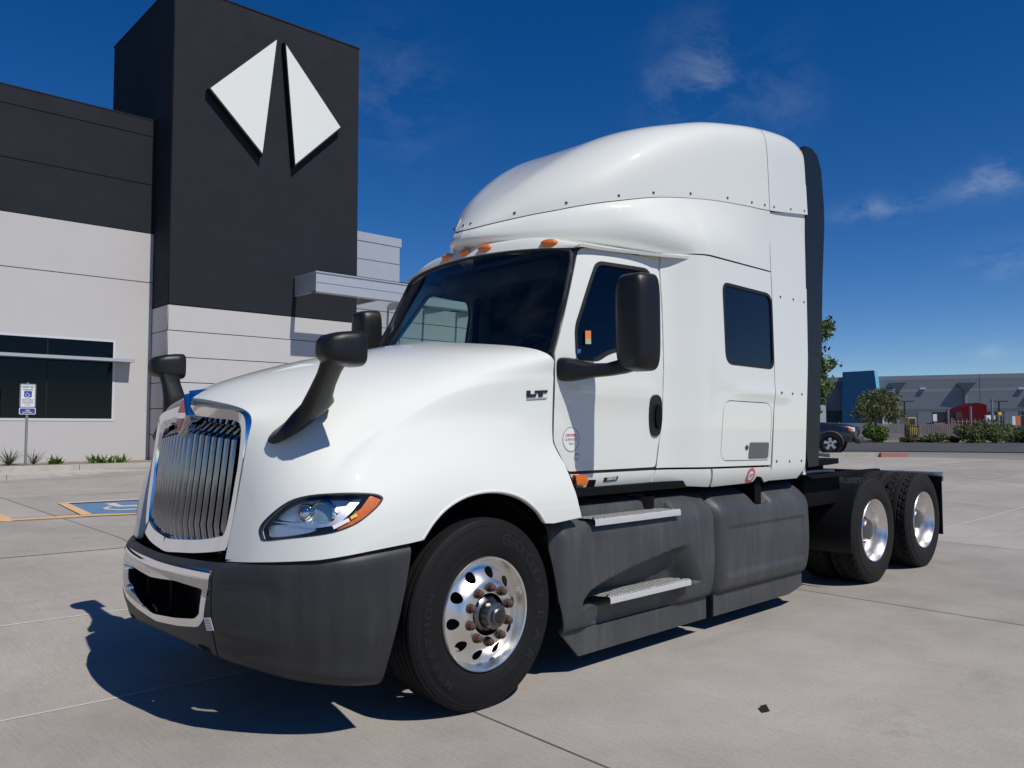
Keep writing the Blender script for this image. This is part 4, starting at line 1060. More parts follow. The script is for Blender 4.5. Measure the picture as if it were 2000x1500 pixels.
for mir in (False, True):
    tc_ = float(_sks[np.argmin(abs(SKP[:, 0]+1.0))]); capo = smoothloop([(1.67, tc_-.06), (1.75, tc_), (1.67, tc_+.06), (1.57, tc_+.06), (1.49, tc_), (1.57, tc_-.06)], 4)
    o = [(.665, 0), (2.26, 0), (2.285, .2), (2.285, SKL), (.78, SKL), (.565, SKL-.33), (.565, .55), (.60, .25)]
    sf = panel('tank_fairing', SKF, o, [capo], 'grey_plastic', truck, step=.019, edge=.022, thick=.025, mirror=mir, flip=False)
    o = [(2.33, 0), (3.74, 0), (3.83, .12), (3.87, .35), (3.86, SKL-.3), (3.80, SKL), (2.305, SKL), (2.30, .2)]
    sr = panel('tank_fairing', SKR, o, [], 'grey_plastic', truck, step=.028, edge=.028, thick=.025, mirror=mir, flip=False)
    s = -1 if mir else 1
    # filler recess with its blue cap
    MB().lathe([(.105, .035), (.10, -.06), (0, -.06)], (1.62, s*-1.0, 1.0), 2, 20).build('filler_well', 'chassis_black', sf, angle=50)
    MB().lathe([(.055, 0), (.055, .035), (.045, .045), (0, .045)], (1.62, s*-1.01, .985), 2, 16).build('filler_cap', 'cap_blue', sf, angle=40)
    # flaps below
    for x0, x1, xf in ((.665, 2.245, .16), (2.345, 3.74, .0)):
        m_ = MB(); pts = [(x0, .268), (x1, .268), (x1, .112 if xf else .150), (x1-(.0 if xf else .22), .112 if xf else .108), (x0+xf, .108)]
        V = [(x, s*(-1.128-.0*(z)), z) for x, z in pts]+[(x, s*-1.112, z) for x, z in pts]; n = len(pts)
        m_.add(V, [tuple(range(n)), tuple(range(2*n-1, n-1, -1))]+[(k, (k+1) % n, n+(k+1) % n, n+k) for k in range(n)])
        m_.build('skirt_flap', 'grey_plastic', truck, angle=20)
    # step plates: perforated tread with a turned-down lip
    for (x0, x1, z, yi, yo, sk) in ((.80, 1.80, .938, -1.078, -1.222, .09), (.92, 1.90, .448, -1.075, -1.232, .10)):
        m_ = MB(); r_ = []
        prof = [(yi, z+.004), (yi-.006, z+.010), (yo+.012, z+.008), (yo+.003, z+.003), (yo, z-.008), (yo, z-.036), (yo+.006, z-.036)]
        for k, x in enumerate(np.linspace(0, 1, 24)):
            row = []
            for y_, z_ in prof:
                f_ = (y_-yi)/(yo-yi); xa = x0+sk*f_*.9-.0; xb = x1-.11*(1-f_)-.0; row.append((xa+(xb-xa)*x, s*y_, z_))
            r_.append(row)
        m_.grid(np.array(r_)); st = m_.build('step', 'step_plate', truck, angle=30)
        for xx in (x0+.07, x1-.10):
            for yy in (yi-.025, yo+.03): MB().lathe([(0, .010), (.009, .009), (.012, .002)], (xx+(.03 if yy < -1.15 else -.0), s*yy, z+.006), 2, 10).build('screw', 'steel_dark', st)
# bracket dropping from the sill to the rear fairing
for s in (1, -1):
    MB().box((3.02, s*-1.08, 1.0), (.10, .10, .22)).build('strap_bracket', 'chassis_black', truck)
# ---- orange side marker and bits on the sill
def onbody(name, px, mat_, parent, off=.004, thick=.004, rnd=0, mir=False, step=.03):
    o = bpx(px)
    if rnd: o = rounded(o, rnd)
    return panel(name, BODY, o, [], mat_, parent, step=step, edge=.015, thick=thick, offset=off, mirror=mir)
for mir in (False, True):
    onbody('side_marker', [(1117,927),(1140,927),(1142,940),(1138,945),(1120,945)], 'amber', truck, .030, .035, .012, mir)
    onbody('sensor_plate', [(1150,937),(1163,937),(1157,956),(1142,956)], 'chassis_black', truck, .006, .006, 0, mir)
bd = onbody('badge', [(1180,933),(1207,930),(1205,937),(1178,940)], 'black_trim', truck, .004, .004)
def text_on(S, uv0, uv1, txt, mat_, parent, name, off, scale_h, mir=False, su=1.0, sv=1.0, bold=True, spacing=1.0):
    """lettering laid on surface S: uv0 left end of the base line, uv1 right end, scale_h: letter height along v"""
    V, F = text_mesh(txt, 1.0, 0.0, 'LEFT', bold, spacing); V[:, 1] -= V[:, 1].min(); w = V[:, 0].max()-V[:, 0].min(); V[:, 0] -= V[:, 0].min(); h = V[:, 1].max()
    uv0 = np.asarray(uv0, float); uv1 = np.asarray(uv1, float); d = uv1-uv0
    up = np.asarray(scale_h, float)
    UV = uv0[None]+d[None]*(V[:, 0]/w)[:, None]+up[None]*(V[:, 1]/h)[:, None]
    P_ = S(UV[:, 0], UV[:, 1]); N_ = snormal(S, UV[:, 0], UV[:, 1]); sgn = 1 if N_[:, 1].mean() < 0 else -1
    return link(name, mesh(name, P_+N_*sgn*off, F), parent, mat_)
q = bpx([(1184,938),(1202,936),(1185,934)])
text_on(BODY, q[0], q[1], 'DIAMOND', 'sticker_white', bd, 'lettering', .007, (0, .022))
# round stickers: ring, disc, print
def disc_on(name, cpx, rad, mat_, parent, off, inner=0.0, n=24):
    c = bpx([cpx])[0]; a = np.linspace(0, 2*math.pi, n, endpoint=False); o = c+rad*np.stack([np.cos(a), np.sin(a)], -1)
    hs = [c+inner*np.stack([np.cos(a), np.sin(a)], -1)] if inner else []
    return panel(name, BODY, o, hs, mat_, parent, step=.02, edge=.02, thick=.0005, offset=off)
s1 = disc_on('round_sticker', (1115,858), .080, 'sticker_white', doors[0], .0015)
disc_on('print_ring', (1115,858), .079, 'sticker_grey', s1, .0025, .073)
c1 = bpx([(1115,858)])[0]
for k, (t, w_, mt, h_) in enumerate((('CERTIFIED', .052, 'sticker_red', .016), ('CLEAN IDLE', .058, 'sticker_grey', .016), ('2021', .022, 'sticker_grey', .014))):
    zz = c1[1]+.018-.026*k; text_on(BODY, (c1[0]-w_, zz), (c1[0]+w_, zz), t, mt, s1, 'lettering', .003, (0, h_))
s2 = disc_on('round_sticker', (1466,929), .062, 'sticker_red', truck, .0015)
disc_on('print_disc', (1466,929), .036, 'sticker_white', s2, .0025)
c2 = bpx([(1466,929)])[0]; text_on(BODY, (c2[0]-.026, c2[1]-.013), (c2[0]+.028, c2[1]-.013), 'DEF', 'sticker_blue', s2, 'lettering', .003, (0.004, .028))
c3 = bpx([(1124,893)])[0]
text_on(BODY, (c3[0]-.022, c3[1]-.02), (c3[0]+.022, c3[1]-.02), 'C', 'sticker_grey', doors[0], 'engine_mark', .002, (0.012, .045))
# window stickers
onbody('window_sticker', [(1143,646),(1154,646),(1154,672),(1143,672)], 'sticker_orange', doors[0], .001, .0005)
onbody('window_sticker', [(1143,662),(1154,662),(1154,672),(1143,672)], 'sticker_green', doors[0], .002, .0005)
onbody('window_sticker', [(1126,682),(1133,682),(1133,692),(1126,692)], 'sticker_blue', doors[0], .006, .0005)
# LT badge on the hood side
q = onsurf(HOOD, [(1028,778),(1068,777),(1029,763)])
ltV = []
def hood_quad(name, pxs, mat_, parent, off=.006, thick=.006):
    return panel(name, HOOD, onsurf(HOOD, pxs), [], mat_, parent, su=.33, sv=.2, step=.03, edge=.02, thick=thick, offset=off, flip=True)
lt = hood_quad('badge_letter', [(1028,763),(1035,763),(1035,770),(1046,770),(1046,775),(1028,776)], 'black_trim', hood, .008)
hood_quad('badge_letter', [(1044,763),(1068,762),(1068,767),(1059,767),(1059,775),(1051,775),(1051,767),(1044,768)], 'black_trim', hood, .008)
hood_quad('badge_bar', [(1028,778),(1067,776),(1067,779),(1028,781)], 'sticker_grey', hood, .006)
# ---- wheels
HUBZ = .505
def tyre_profile(side_out):                     # (radius, y from the wheel middle) outer sidewall is negative y
    return [(.292,-.105),(.300,-.118),(.315,-.128),(.345,-.139),(.362,-.1415),(.3645,-.1435),(.367,-.142),(.385,-.1445),(.405,-.1445),(.425,-.143),(.438,-.1405),(.4395,-.1415),(.441,-.1395),(.4475,-.138),(.449,-.139),(.4505,-.137),(.455,-.136),(.474,-.129),(.478,-.1295),(.480,-.1265),(.490,-.1225),(.492,-.1235),(.494,-.1205),(.503,-.113)]
def make_tyre(y0, s, drive, name, parent, cx):
    half = tyre_profile(1); prof = [(r, y) for r, y in half]
    if not drive:                               # ribs and grooves right round
        for ya, yb in ((-.113,-.088),(-.078,-.046),(-.036,-.006),(.006,.036),(.046,.078),(.088,.113)):
            d = .002 if abs(ya) > .08 or abs(yb) > .08 else 0
            prof += [(.508-d, ya), (.5115-d*.5, (ya+yb)/2), (.508-d, yb)]
            if yb < .11: prof += [(.495, yb+.0015), (.495, yb+.0085)]
        prof += [(r, -y) for r, y in half[::-1]]
        m_ = MB().lathe(prof, (cx, y0, HUBZ), 1, 96)
        V = np.array(m_.V)
    else:
        ws = np.linspace(-.112, .112, 25); n = 288
        prof_in = [(r, y) for r, y in half[:-1]]; prof_out = [(r, -y) for r, y in half[-2::-1]]
        V = []; m = len(prof_in)+len(ws)+len(prof_out)
        for k in range(n):
            a = 2*math.pi*k/n; row = list(prof_in)
            for w in ws:
                rr = .5115-.25*w*w
                ph = (k+2*math.sin(abs(w)*60)+(4 if w > 0 else 0)) % 8
                lug = ph < 1.7 and abs(w) > .028
                cen = abs(abs(w)-.028) < .006 or (abs(abs(w)-.068) < .005 and ph > 3.4)
                if lug or cen: rr -= .014
                row.append((rr, w))
            row += prof_out; ca, sa = math.cos(a), math.sin(a)
            V += [(cx+r*ca, y0+y, HUBZ+r*sa) for r, y in row]
        F = [(k*m+i, ((k+1) % n)*m+i, ((k+1) % n)*m+i+1, k*m+i+1) for k in range(n) for i in range(m-1)]
        m_ = MB().add(V, F); V = np.array(V)
    low = V[:, 2] < .003; V[low, 2] = .003+.0*V[low, 2]      # flat where it stands on the ground
    bul = np.clip((.10-V[:, 2])/.10, 0, 1)**2; V[:, 1] = y0+(V[:, 1]-y0)*(1+.05*bul)
    if s < 0: V[:, 1] *= -1
    m_.V = [tuple(v) for v in V]
    return m_.build(name, 'tread_rubber' if drive else 'rubber', parent, angle=28)
def sector(prof, r0, r1, hole_r, hole_c, n=10):
    """one tenth of a wheel disc with a hand hole, as a trimmed sheet of revolution"""
    rs = np.array([p_[0] for p_ in prof]); hs = np.array([p_[1] for p_ in prof]); idx = np.argsort(rs)
    sm = smoothline(np.stack([rs[idx], hs[idx]], -1), 8)
    return Fn(lambda a, r: np.stack([r*np.cos(a), np.interp(r, sm[:, 0], sm[:, 1]), r*np.sin(a)], -1), (-math.pi/n, math.pi/n), (r0, r1))
def make_disc(prof, r0, r1, hole_c, hole_r, name, cx, y0, s, parent, mat_, rot=0.0, holes=True):
    S = sector(prof, r0, r1, hole_r, hole_c); h = math.pi/10; aa = np.linspace(0, 2*math.pi, 18, endpoint=False)
    hole = [np.stack([hole_r/hole_c*np.cos(aa), hole_c+hole_r*np.sin(aa)], -1)] if holes else []
    o = [(-h, r0), (h, r0), (h, r1), (-h, r1)]
    ob = panel('tmp', S, o, hole, mat_, None, step=.02, edge=.016, thick=.012, su=.22, sv=1.0, rim=False)
    me = ob.data; V0 = np.array([v.co[:] for v in me.vertices]); F0 = [tuple(p_.vertices) for p_ in me.polygons]
    bpy.data.objects.remove(ob, do_unlink=True); m_ = MB()
    for k in range(10):
        a = rot+2*math.pi*k/10; c_, s_ = math.cos(a), math.sin(a)
        V = np.stack([cx+V0[:, 0]*c_-V0[:, 2]*s_, y0+V0[:, 1], HUBZ+V0[:, 0]*s_+V0[:, 2]*c_], -1)
        if s < 0: V[:, 1] *= -1
        m_.add(V, F0)
    # weld the sectors
    bm = bmesh.new(); vs = [bm.verts.new(v) for v in m_.V]
    for f in m_.F: bm.faces.new([vs[i] for i in f])
    bmesh.ops.remove_doubles(bm, verts=bm.verts, dist=1e-4); bmesh.ops.recalc_face_normals(bm, faces=bm.faces)
    me = bpy.data.meshes.new(name); bm.to_mesh(me); bm.free(); me.polygons.foreach_set('use_smooth', [True]*len(me.polygons))
    me.set_sharp_from_angle(angle=R(40))
    return link(name, me, parent, mat_)
def lugs(cx, y0, s, parent, mat_, r=.143, n=10, rot=.1, out=.045):
    for k in range(n):
        a = rot+2*math.pi*k/n
        MB().lathe([(.029, 0), (.029, -.008), (.0215, -.010), (.0205, -out*.72), (.013, -out*.95), (0, -out)], (cx+r*math.cos(a), s*y0, HUBZ+r*math.sin(a)), 1, 6 if True else 12) if False else None
        V = []; prof = [(.027, .002), (.027, -.008), (.021, -.010), (.0205, -out*.7), (.012, -out*.92), (0, -out)]; n6 = 12
        m_ = MB().lathe([(r_, h_*s) for r_, h_ in prof], (cx+r*math.cos(a), s*y0, HUBZ+r*math.sin(a)), 1, 8)
        m_.build('lug_nut', mat_, parent, angle=30)
def flange(y0, cx, s, parent, name, mat_, prof):
    m_ = MB().lathe([(r, h) for r, h in prof], (cx, y0, HUBZ), 1, 72)
    if s < 0: m_.V = [(x, -y, z) for x, y, z in m_.V]
    return m_.build(name, mat_, parent, angle=35)
YR = -1.197                                      # outer rim plane
# steer wheels
for s in (1, -1):
    rim = flange(YR, 0.0, s, truck, 'wheel', 'aluminium', [(.262,.25),(.266,.12),(.272,.045),(.280,.03),(.287,.012),(.293,0),(.3015,-.004),(.306,.004),(.305,.012)])
    make_tyre(-1.065, s, False, 'tyre', rim, 0.0)
    make_disc([(.08,-.012),(.11,-.012),(.14,-.012),(.165,-.011),(.178,-.005),(.192,.010),(.212,.027),(.235,.040),(.256,.047),(.276,.049),(.30,.05)], .112, .276, .219, .030, 'wheel_disc', 0.0, YR, s, rim, 'aluminium', rot=.12)
    flange(YR, 0.0, s, rim, 'hub_bore', 'hub_grease', [(.113,-.012),(.111,.02),(.108,.06),(.05,.06)])
    hb = flange(YR, 0.0, s, rim, 'hub', 'steel_dark', [(.098,.05),(.094,.0),(.085,-.008),(.074,-.014),(.072,-.060),(.066,-.076),(.046,-.080),(.044,-.095),(.039,-.100),(0,-.101)])
    flange(YR, 0.0, s, hb, 'hub_window', 'hub_grease', [(.036,-.1015),(.032,-.104),(0,-.105)])
    lugs(0.0, YR-.012, s, rim, 'rust_nut', rot=.27)
    MB().lathe([(.60, 0), (.60, 1)], (0, 0, 0), 1, 3) if False else None
    # raised lettering on the sidewall
    def ring_text(txt, r0, size, a_mid, spread, facing, nm):
        n = len(txt); mb = MB()
        for k, chh in enumerate(txt):
            V, F = text_mesh(chh, size, .0, 'CENTER', True)
            a = a_mid-facing*(k-(n-1)/2)*spread
            for v in V: pass
            tdir = np.array([facing*math.sin(a), 0, -facing*math.cos(a)]); rdir = np.array([facing*math.cos(a), 0, facing*math.sin(a)])
            c_ = np.array([r0*math.cos(a), 0, r0*math.sin(a)])
            P_ = c_+V[:, :1]*tdir*1.25+V[:, 1:2]*rdir
            rr = np.hypot(P_[:, 0], P_[:, 2]); yy = np.interp(rr, [p_[0] for p_ in tyre_profile(1)], [p_[1] for p_ in tyre_profile(1)])
            for y_off in (0,):
                mb.add(np.stack([P_[:, 0], -1.065+yy-.0022, HUBZ+P_[:, 2]], -1), F)
        if s < 0: mb.V = [(-x, -y, z) for x, y, z in mb.V]
        me = mesh(nm, mb.V, mb.F); return link(nm, me, tyre_, 'rubber_letter', kind='stuff')
    tyre_ = rim
    ring_text('GOODYEAR', .405, .085, R(15), R(16.0), 1, 'sidewall_lettering')
    ring_text('MARATHON', .415, .060, R(195), R(9.6), 1, 'sidewall_lettering')
    # inner fender over the wheel
    L_ = []
    for a in np.linspace(R(-8), R(188), 24):
        L_.append([(.62*math.cos(a), s*-1.13, .50+.635*math.sin(a)), (.60*math.cos(a), s*-.5, .50+.62*math.sin(a)), (.60*math.cos(a), s*-.45, .50+.60*math.sin(a))])
    MB().grid(np.array(L_)).build('inner_fender', 'chassis_black', truck, angle=60)
# drive wheels: dished rims, doubled tyres
for s in (1, -1):
    for cx in (5.149, 6.469):
        rim = flange(YR, cx, s, truck, 'wheel', 'aluminium', [(.10,.178),(.14,.176),(.20,.172),(.225,.160),(.245,.140),(.255,.10),(.262,.05),(.280,.03),(.287,.012),(.293,0),(.3015,-.004),(.306,.004),(.305,.012)])
        make_tyre(-1.065, s, True, 'tyre', rim, cx); make_tyre(-.735, s, True, 'tyre', rim, cx)
        hb = flange(YR, cx, s, rim, 'hub', 'steel_dark', [(.14,.175),(.115,.17),(.11,.08),(.095,.06),(.05,.055),(0,.05)])
        lugs(cx, YR+.172, s, rim, 'steel_dark', out=.05)
for cx in (0.0, 5.149, 6.469):
    MB().lathe([(.075, -.95), (.075, -.35), (.16, -.25), (.20, 0), (.16, .25), (.075, .35), (.075, .95)] if cx else [(.05, -.95), (.05, .95)], (cx, 0, HUBZ), 1, 16).build('axle', 'chassis_black', truck)
# ---- frame, deck, fifth wheel, fenders, mud flaps
for s in (1, -1):
    MB().rbox((3.0, s*.43, .88), (8.3, .085, .27), .01, 2).build('frame_rail', 'chassis_black', truck)
    MB().rbox((4.35, s*-.80, .92), (.75, .50, .26), .02, 2).build('deck_box', 'chassis_black', truck)
    MB().rbox((4.32, s*-.84, 1.065), (.80, .62, .025), .006, 2).build('deck_plate', 'chassis_black', truck)
    # quarter fender ahead of the drive tyres
    L_ = []
    for a in np.linspace(R(100), R(196), 18):
        c_, s_ = math.cos(a), math.sin(a)
        L_.append([(5.149+.585*c_, s*-1.225, HUBZ+.585*s_-.02), (5.149+.60*c_, s*-1.215, HUBZ+.60*s_), (5.149+.60*c_, s*-.60, HUBZ+.60*s_), (5.149+.575*c_, s*-.60, HUBZ+.575*s_)])
    L_ = [r for r, a in zip(L_, np.linspace(R(100), R(196), 18)) if R(128) < a]
    MB().grid(np.array(L_)).build('quarter_fender', 'black_plastic', truck, angle=40)
    MB().rbox((7.10, s*-.86, .62), (.012, .64, .66), .004, 1).build('mud_flap', 'rubber', truck)
    MB().rbox((7.10, s*-.84, .975), (.03, .72, .05), .008, 2).build('flap_hanger', 'aluminium', truck)
    MB().rbox((7.118, s*-1.17, .93), (.03, .04, .07), .008, 2).build('hanger_bracket', 'steel_dark', truck)
MB().rbox((6.9, 0, .88), (.06, .86, .25), .01, 2).build('cross_member', 'chassis_black', truck)
fw_ = MB(); pl = [(5.05,-.45),(5.25,-.48),(5.75,-.46),(6.25,-.36),(6.28,-.16),(5.95,-.06),(5.95,.06),(6.28,.16),(6.25,.36),(5.75,.46),(5.25,.48),(5.05,.45)]
fw_.prism([(x, y) for x, y in pl], 2, 1.10, 1.16); fw_.build('fifth_wheel', 'chassis_black', truck, angle=30)
for y in (-.36, .36): MB().rbox((5.6, y, 1.05), (.4, .06, .12), .01, 2).build('fifth_wheel_bracket', 'chassis_black', truck)
MB().tube([(3.82, -.30, 1.55), (3.95, -.34, 1.42), (4.15, -.36, 1.20), (4.35, -.30, 1.12), (4.50, -.25, 1.18)], .022, 8).build('air_line', 'black_plastic', truck, angle=60)
MB().rbox((4.05, -.72, 1.13), (.30, .34, .10), .02, 2).build('deck_lamp_box', 'chassis_black', truck)
MB().tube([(4.1, -.95, 1.09), (4.4, -1.02, 1.10), (4.75, -.97, 1.09)], .018, 8).build('grab_rail', 'steel_dark', truck, angle=60)
# ---- under the hood and inside the cab
MB().rbox((-.25, 0, 1.15), (1.3, .80, .95), .05, 2).build('engine', 'chassis_black', truck)
MB().box((.62, 0, 1.45), (.05, 1.98, .80)).build('firewall', 'chassis_black', truck)
MB().rbox((.0, 0, .50), (.9, 1.5, .12), .03, 2).build('axle_beam', 'chassis_black', truck)
ds = MB(); prof = [(.52, 1.60), (.52, 1.84), (.66, 1.915), (.84, 1.945), (.98, 1.89), (1.02, 1.72), (.96, 1.55)]
ds.prism([(x, z) for x, z in prof], 1, -.93, .93); ds.build('dashboard', 'interior_grey', truck, angle=30)
tor = [(1.12+.03*math.sin(a)*0-.10*math.sin(a), -.56+.225*math.cos(a), 1.95+.20*math.sin(a)) for a in np.linspace(0, 2*math.pi, 33)]
MB().tube(tor, .017, 8, cap=False).build('steering_wheel', 'interior_dark', truck, angle=60)
MB().tube([(1.12, -.56, 1.95), (.95, -.56, 1.75)], .03, 8).build('steering_column', 'interior_dark', truck, angle=60)
for s in (1, -1):
    st = MB().rbox((1.62, s*.56, 1.62), (.50, .50, .16), .05, 3).build('seat', 'interior_dark', truck, angle=50)
    MB().rbox((1.88, s*.56, 1.98), (.14, .50, .74), .05, 3, np.array(Matrix.Rotation(R(8), 3, 'Y'))).build('backrest', 'interior_dark', st, angle=50)
MB().box((2.12, 0, 2.1), (.03, 2.1, 1.8)).build('sleeper_curtain', 'interior_dark', truck)
MB().box((1.62, 0, 2.735), (1.0, 1.66, .03)).build('headliner', 'interior_dark', truck)
MB().rbox((1.30, 0, 2.64), (.28, 1.3, .16), .04, 2).build('overhead_console', 'interior_dark', truck)
# wipers
for y0, y1 in ((.02, -.62), (.72, .10)):
    pts = []
    for t in np.linspace(0, 1, 8):
        v_ = abs(y0+(y1-y0)*t); vv = np.interp(v_, [0, .4, .74, 1.0], [0, 1, 2, 3]); w_ = WS(.30-.12*t, vv)[0]; w_[1] = y0+(y1-y0)*t; pts.append(w_+np.array([-.02, 0, .012]))
    MB().tube(pts, .011, 6).build('wiper', 'black_plastic', truck, angle=60)

# rolled lip of the wheel arches
arch_px = smoothline(hood_low[5:14], 5); arch_uv = onsurf(HOOD, arch_px); ap_ = HOOD(arch_uv[:, 0], arch_uv[:, 1])
for s in (1, -1): MB().tube((ap_+np.array([0, .006, .004]))*np.array([1, s, 1]), .010, 8).build('fender_lip', 'paint', truck, angle=60)
# ------------------------------------------------------------------ the dealership building
BTH = R(-1.634); BEX = np.array([math.cos(BTH), math.sin(BTH), 0]); BEY = np.array([-math.sin(BTH), math.cos(BTH), 0])
BO = np.array([5.61, 19.2, 0.45])               # front left corner of the tower, in building coordinates
def bw(x, y, z): return BEX*x+BEY*y+np.array([0, 0, z])
bl = bw(*BO); bld = empty('dealership_building', 'charcoal and pale grey building with a tall tower bearing a white diamond sign', 'building', tuple(bl), BTH)
def wallpanel(name, axis, pos, x0, x1, z0, z1, mat_, holes=(), depth=.05, parent=bld, face=-1):
    """flat wall panel: axis 1 faces the lot (y = pos), axis 0 faces along x"""
    g = .012
    def f(u, v):
        if axis == 1: return np.stack([u-BO[0], np.full_like(u, pos-BO[1]), v-BO[2]], -1)
        return np.stack([np.full_like(u, pos-BO[0]), u-BO[1], v-BO[2]], -1)
    S = Fn(f, (x0, x1), (z0, z1))
    o = [(x0+g, z0+g), (x1-g, z0+g), (x1-g, z1-g), (x0+g, z1-g)]
    return panel(name, S, o, holes, mat_, parent, step=3.0, edge=1.2, thick=depth, flip=(axis == 0))
YW, YT, X1, X2 = 20.5, 19.2, 5.61, 11.86
rect = lambda a, b, c, d: [(a, c), (b, c), (b, d), (a, d)]
def bbox(name, x0, x1, y0, y1, z0, z1, mat_, parent=bld, r=0):
    c = ((x0+x1)/2-BO[0], (y0+y1)/2-BO[1], (z0+z1)/2-BO[2]); d = (x1-x0, y1-y0, z1-z0)
    return (MB().rbox(c, d, r, 2) if r else MB().box(c, d)).build(name, mat_, parent)
# cores behind the panels (the joints show them)
bbox('wall_core', -60, X1-.002, YW+.03, YW+16, .3, 10.75, 'reveal_dark')
bbox('tower_core', X1+.03, X2-.03, YT+.03, YT+5.6, .3, 14.53, 'reveal_dark')
winhole = rect(-7.6, 4.60, 1.735, 4.07)
for (a, b) in ((-60, -41), (-41, -22), (-22, -8.4), (-8.4, X1)):
    hs = [rect(max(a, -7.6), 4.60, 1.735, 4.07)] if b > 0 else []
    wallpanel('wall_panel', 1, YW, a, b, .35, 5.86, 'wall_light', hs, .035)
    wallpanel('wall_panel', 1, YW, a, b, 5.86, 7.34, 'wall_light', (), .035)
    for z0, z1 in ((7.34, 8.81), (8.81, 10.28), (10.28, 10.78)): wallpanel('wall_panel', 1, YW, a, b, z0, z1, 'wall_charcoal', (), .035)
bbox('coping', -60, X1-.004, YW-.01, YW+.28, 10.775, 10.81, 'wall_charcoal')
# tower front, side and top
wallpanel('tower_panel', 1, YT, X1, X2, 5.09, 14.58, 'wall_charcoal', (), .03)
zr = [.35, 1.34, 2.10, 2.85, 3.58, 4.34, 5.08]
for z0, z1 in zip(zr[:-1], zr[1:]):
    wallpanel('tower_panel', 1, YT, X1, X2, z0, z1, 'wall_light', (), .03); wallpanel('tower_panel', 0, X1, YT+.03, YW, z0, z1, 'wall_light', (), .03)
wallpanel('tower_panel', 0, X1, YT+.03, YT+5.6, 5.09, 14.58, 'wall_charcoal', (), .03)
bbox('coping', X1-.02, X2+.02, YT-.02, YT+5.64, 14.575, 14.62, 'wall_charcoal')
# ribbon window
wf = bbox('window', -7.6, 4.60, YW+.016, YW+.024, 1.735, 4.07, 'glass_building')
bbox('window_back', -7.6, 4.60, YW+.025, YW+.029, 1.735, 4.07, 'reveal_dark') if False else None
for nm, a in (('head', (-7.6, 4.60, 4.01, 4.07)), ('sill', (-7.6, 4.60, 1.735, 1.80)), ('jamb', (4.545, 4.60, 1.80, 4.01))):
    bbox('frame', a[0], a[1], YW-.012, YW+.012, a[2], a[3], 'window_frame', wf)
for x in (2.86, .98, -.9, -2.8, -4.7): bbox('mullion', x-.012, x+.012, YW+.004, YW+.014, 1.80, 4.01, 'wall_charcoal', wf)
bbox('sunshade', -8.2, 5.02, YW-.42, YW-.012, 3.43, 3.515, 'metal_silver')
# the sign: two halves of a diamond standing off the wall
def signpart(pts):
    m_ = MB(); n = len(pts); F0 = [(x-BO[0], YT-.22-BO[1], z-BO[2]) for x, z in pts]; B0 = [(x-BO[0], YT+.02-BO[1], z-BO[2]) for x, z in pts]
    c = np.mean(np.array(pts), 0); I0 = [((c[0]+(x-c[0])*.955)-BO[0], YT-.226-BO[1], (c[1]+(z-c[1])*.955)-BO[2]) for x, z in pts]
    ob = MB().add(F0+B0, [tuple(range(n)), tuple(range(2*n-1, n-1, -1))]+[(k, (k+1) % n, n+(k+1) % n, n+k) for k in range(n)]).build('sign_can', 'sign_return', bld, angle=20)
    MB().add(I0+[(x, y+.004, z) for x, y, z in I0], [tuple(range(n)), tuple(range(2*n-1, n-1, -1))]+[(k, (k+1) % n, n+(k+1) % n, n+k) for k in range(n)]).build('sign_face', 'sign_white', ob, angle=20)
signpart([(6.56, 11.62), (8.74, 13.88), (8.30, 9.96)]); signpart([(8.98, 13.82), (11.07, 11.55), (9.38, 9.86)])
# open canopy frame, the silver entry block and the shop front to its right
XC0, XC1, YC = 9.54, 19.0, 17.82
bbox('canopy_fascia', XC0, XC1, YC, YC+.06, 5.73, 6.32, 'metal_silver'); bbox('canopy_fascia', XC0, XC0+.08, YC+.06, YT-.012, 5.73, 6.32, 'metal_silver')
bbox('canopy_cap', XC0-.03, XC1, YC-.03, YC+.10, 6.32, 6.36, 'metal_silver'); bbox('canopy_rib', XC0-.012, XC1, YC-.014, YC, 6.02, 6.06, 'metal_silver')
bbox('canopy_cap', XC0-.03, XC0+.10, YC+.10, YT-.012, 6.32, 6.36, 'metal_silver')
bbox('canopy_lip', XC0+.0, XC1, YC+.06, YC+.30, 5.73, 5.77, 'metal_silver')
for x in np.arange(12.4, 19, 1.6): bbox('canopy_beam', x-.04, x+.04, YC+.06, YW-.06, 5.85, 6.10, 'metal_silver')
bbox('entry_core', X2, 14.50, YW+.03, YW+3.5, .4, 8.5, 'reveal_grey')
ze = [4.6, 5.2, 5.8, 6.34, 6.96, 7.62, 8.28]
for z0, z1 in zip(ze[:-1], ze[1:]): wallpanel('entry_panel', 1, YW, X2-.04, 14.50, z0, z1, 'metal_silver', (), .02)
bbox('coping', X2-.05, 14.56, YW-.02, YW+3.6, 8.28, 8.60, 'metal_silver')
bbox('shop_core', 14.5, 30, YW+.33, YW+12, .4, 7.0, 'reveal_dark')
bbox('parapet', 14.5, 30, YW+.28, YW+.45, 6.3, 7.05, 'wall_charcoal')
for z0, z1 in ((1.4, 2.1), (2.1, 2.8), (2.8, 3.3), (4.3, 4.9), (4.9, 5.5), (5.5, 6.1)): wallpanel('shop_panel', 1, YW-.02, 14.5, 30, z0, z1, 'metal_silver', (), .02)
sg = bbox('shop_window', X2, 30, YW+.02, YW+.05, .6, 4.28, 'glass_building')
for x in np.arange(12.9, 30, 1.5): bbox('mullion', x-.03, x+.03, YW-.03, YW+.02, .6, 4.28, 'window_frame', sg)
for z in (.62, 2.5, 4.25): bbox('transom', X2, 30, YW-.028, YW+.018, z-.03, z+.03, 'window_frame', sg)
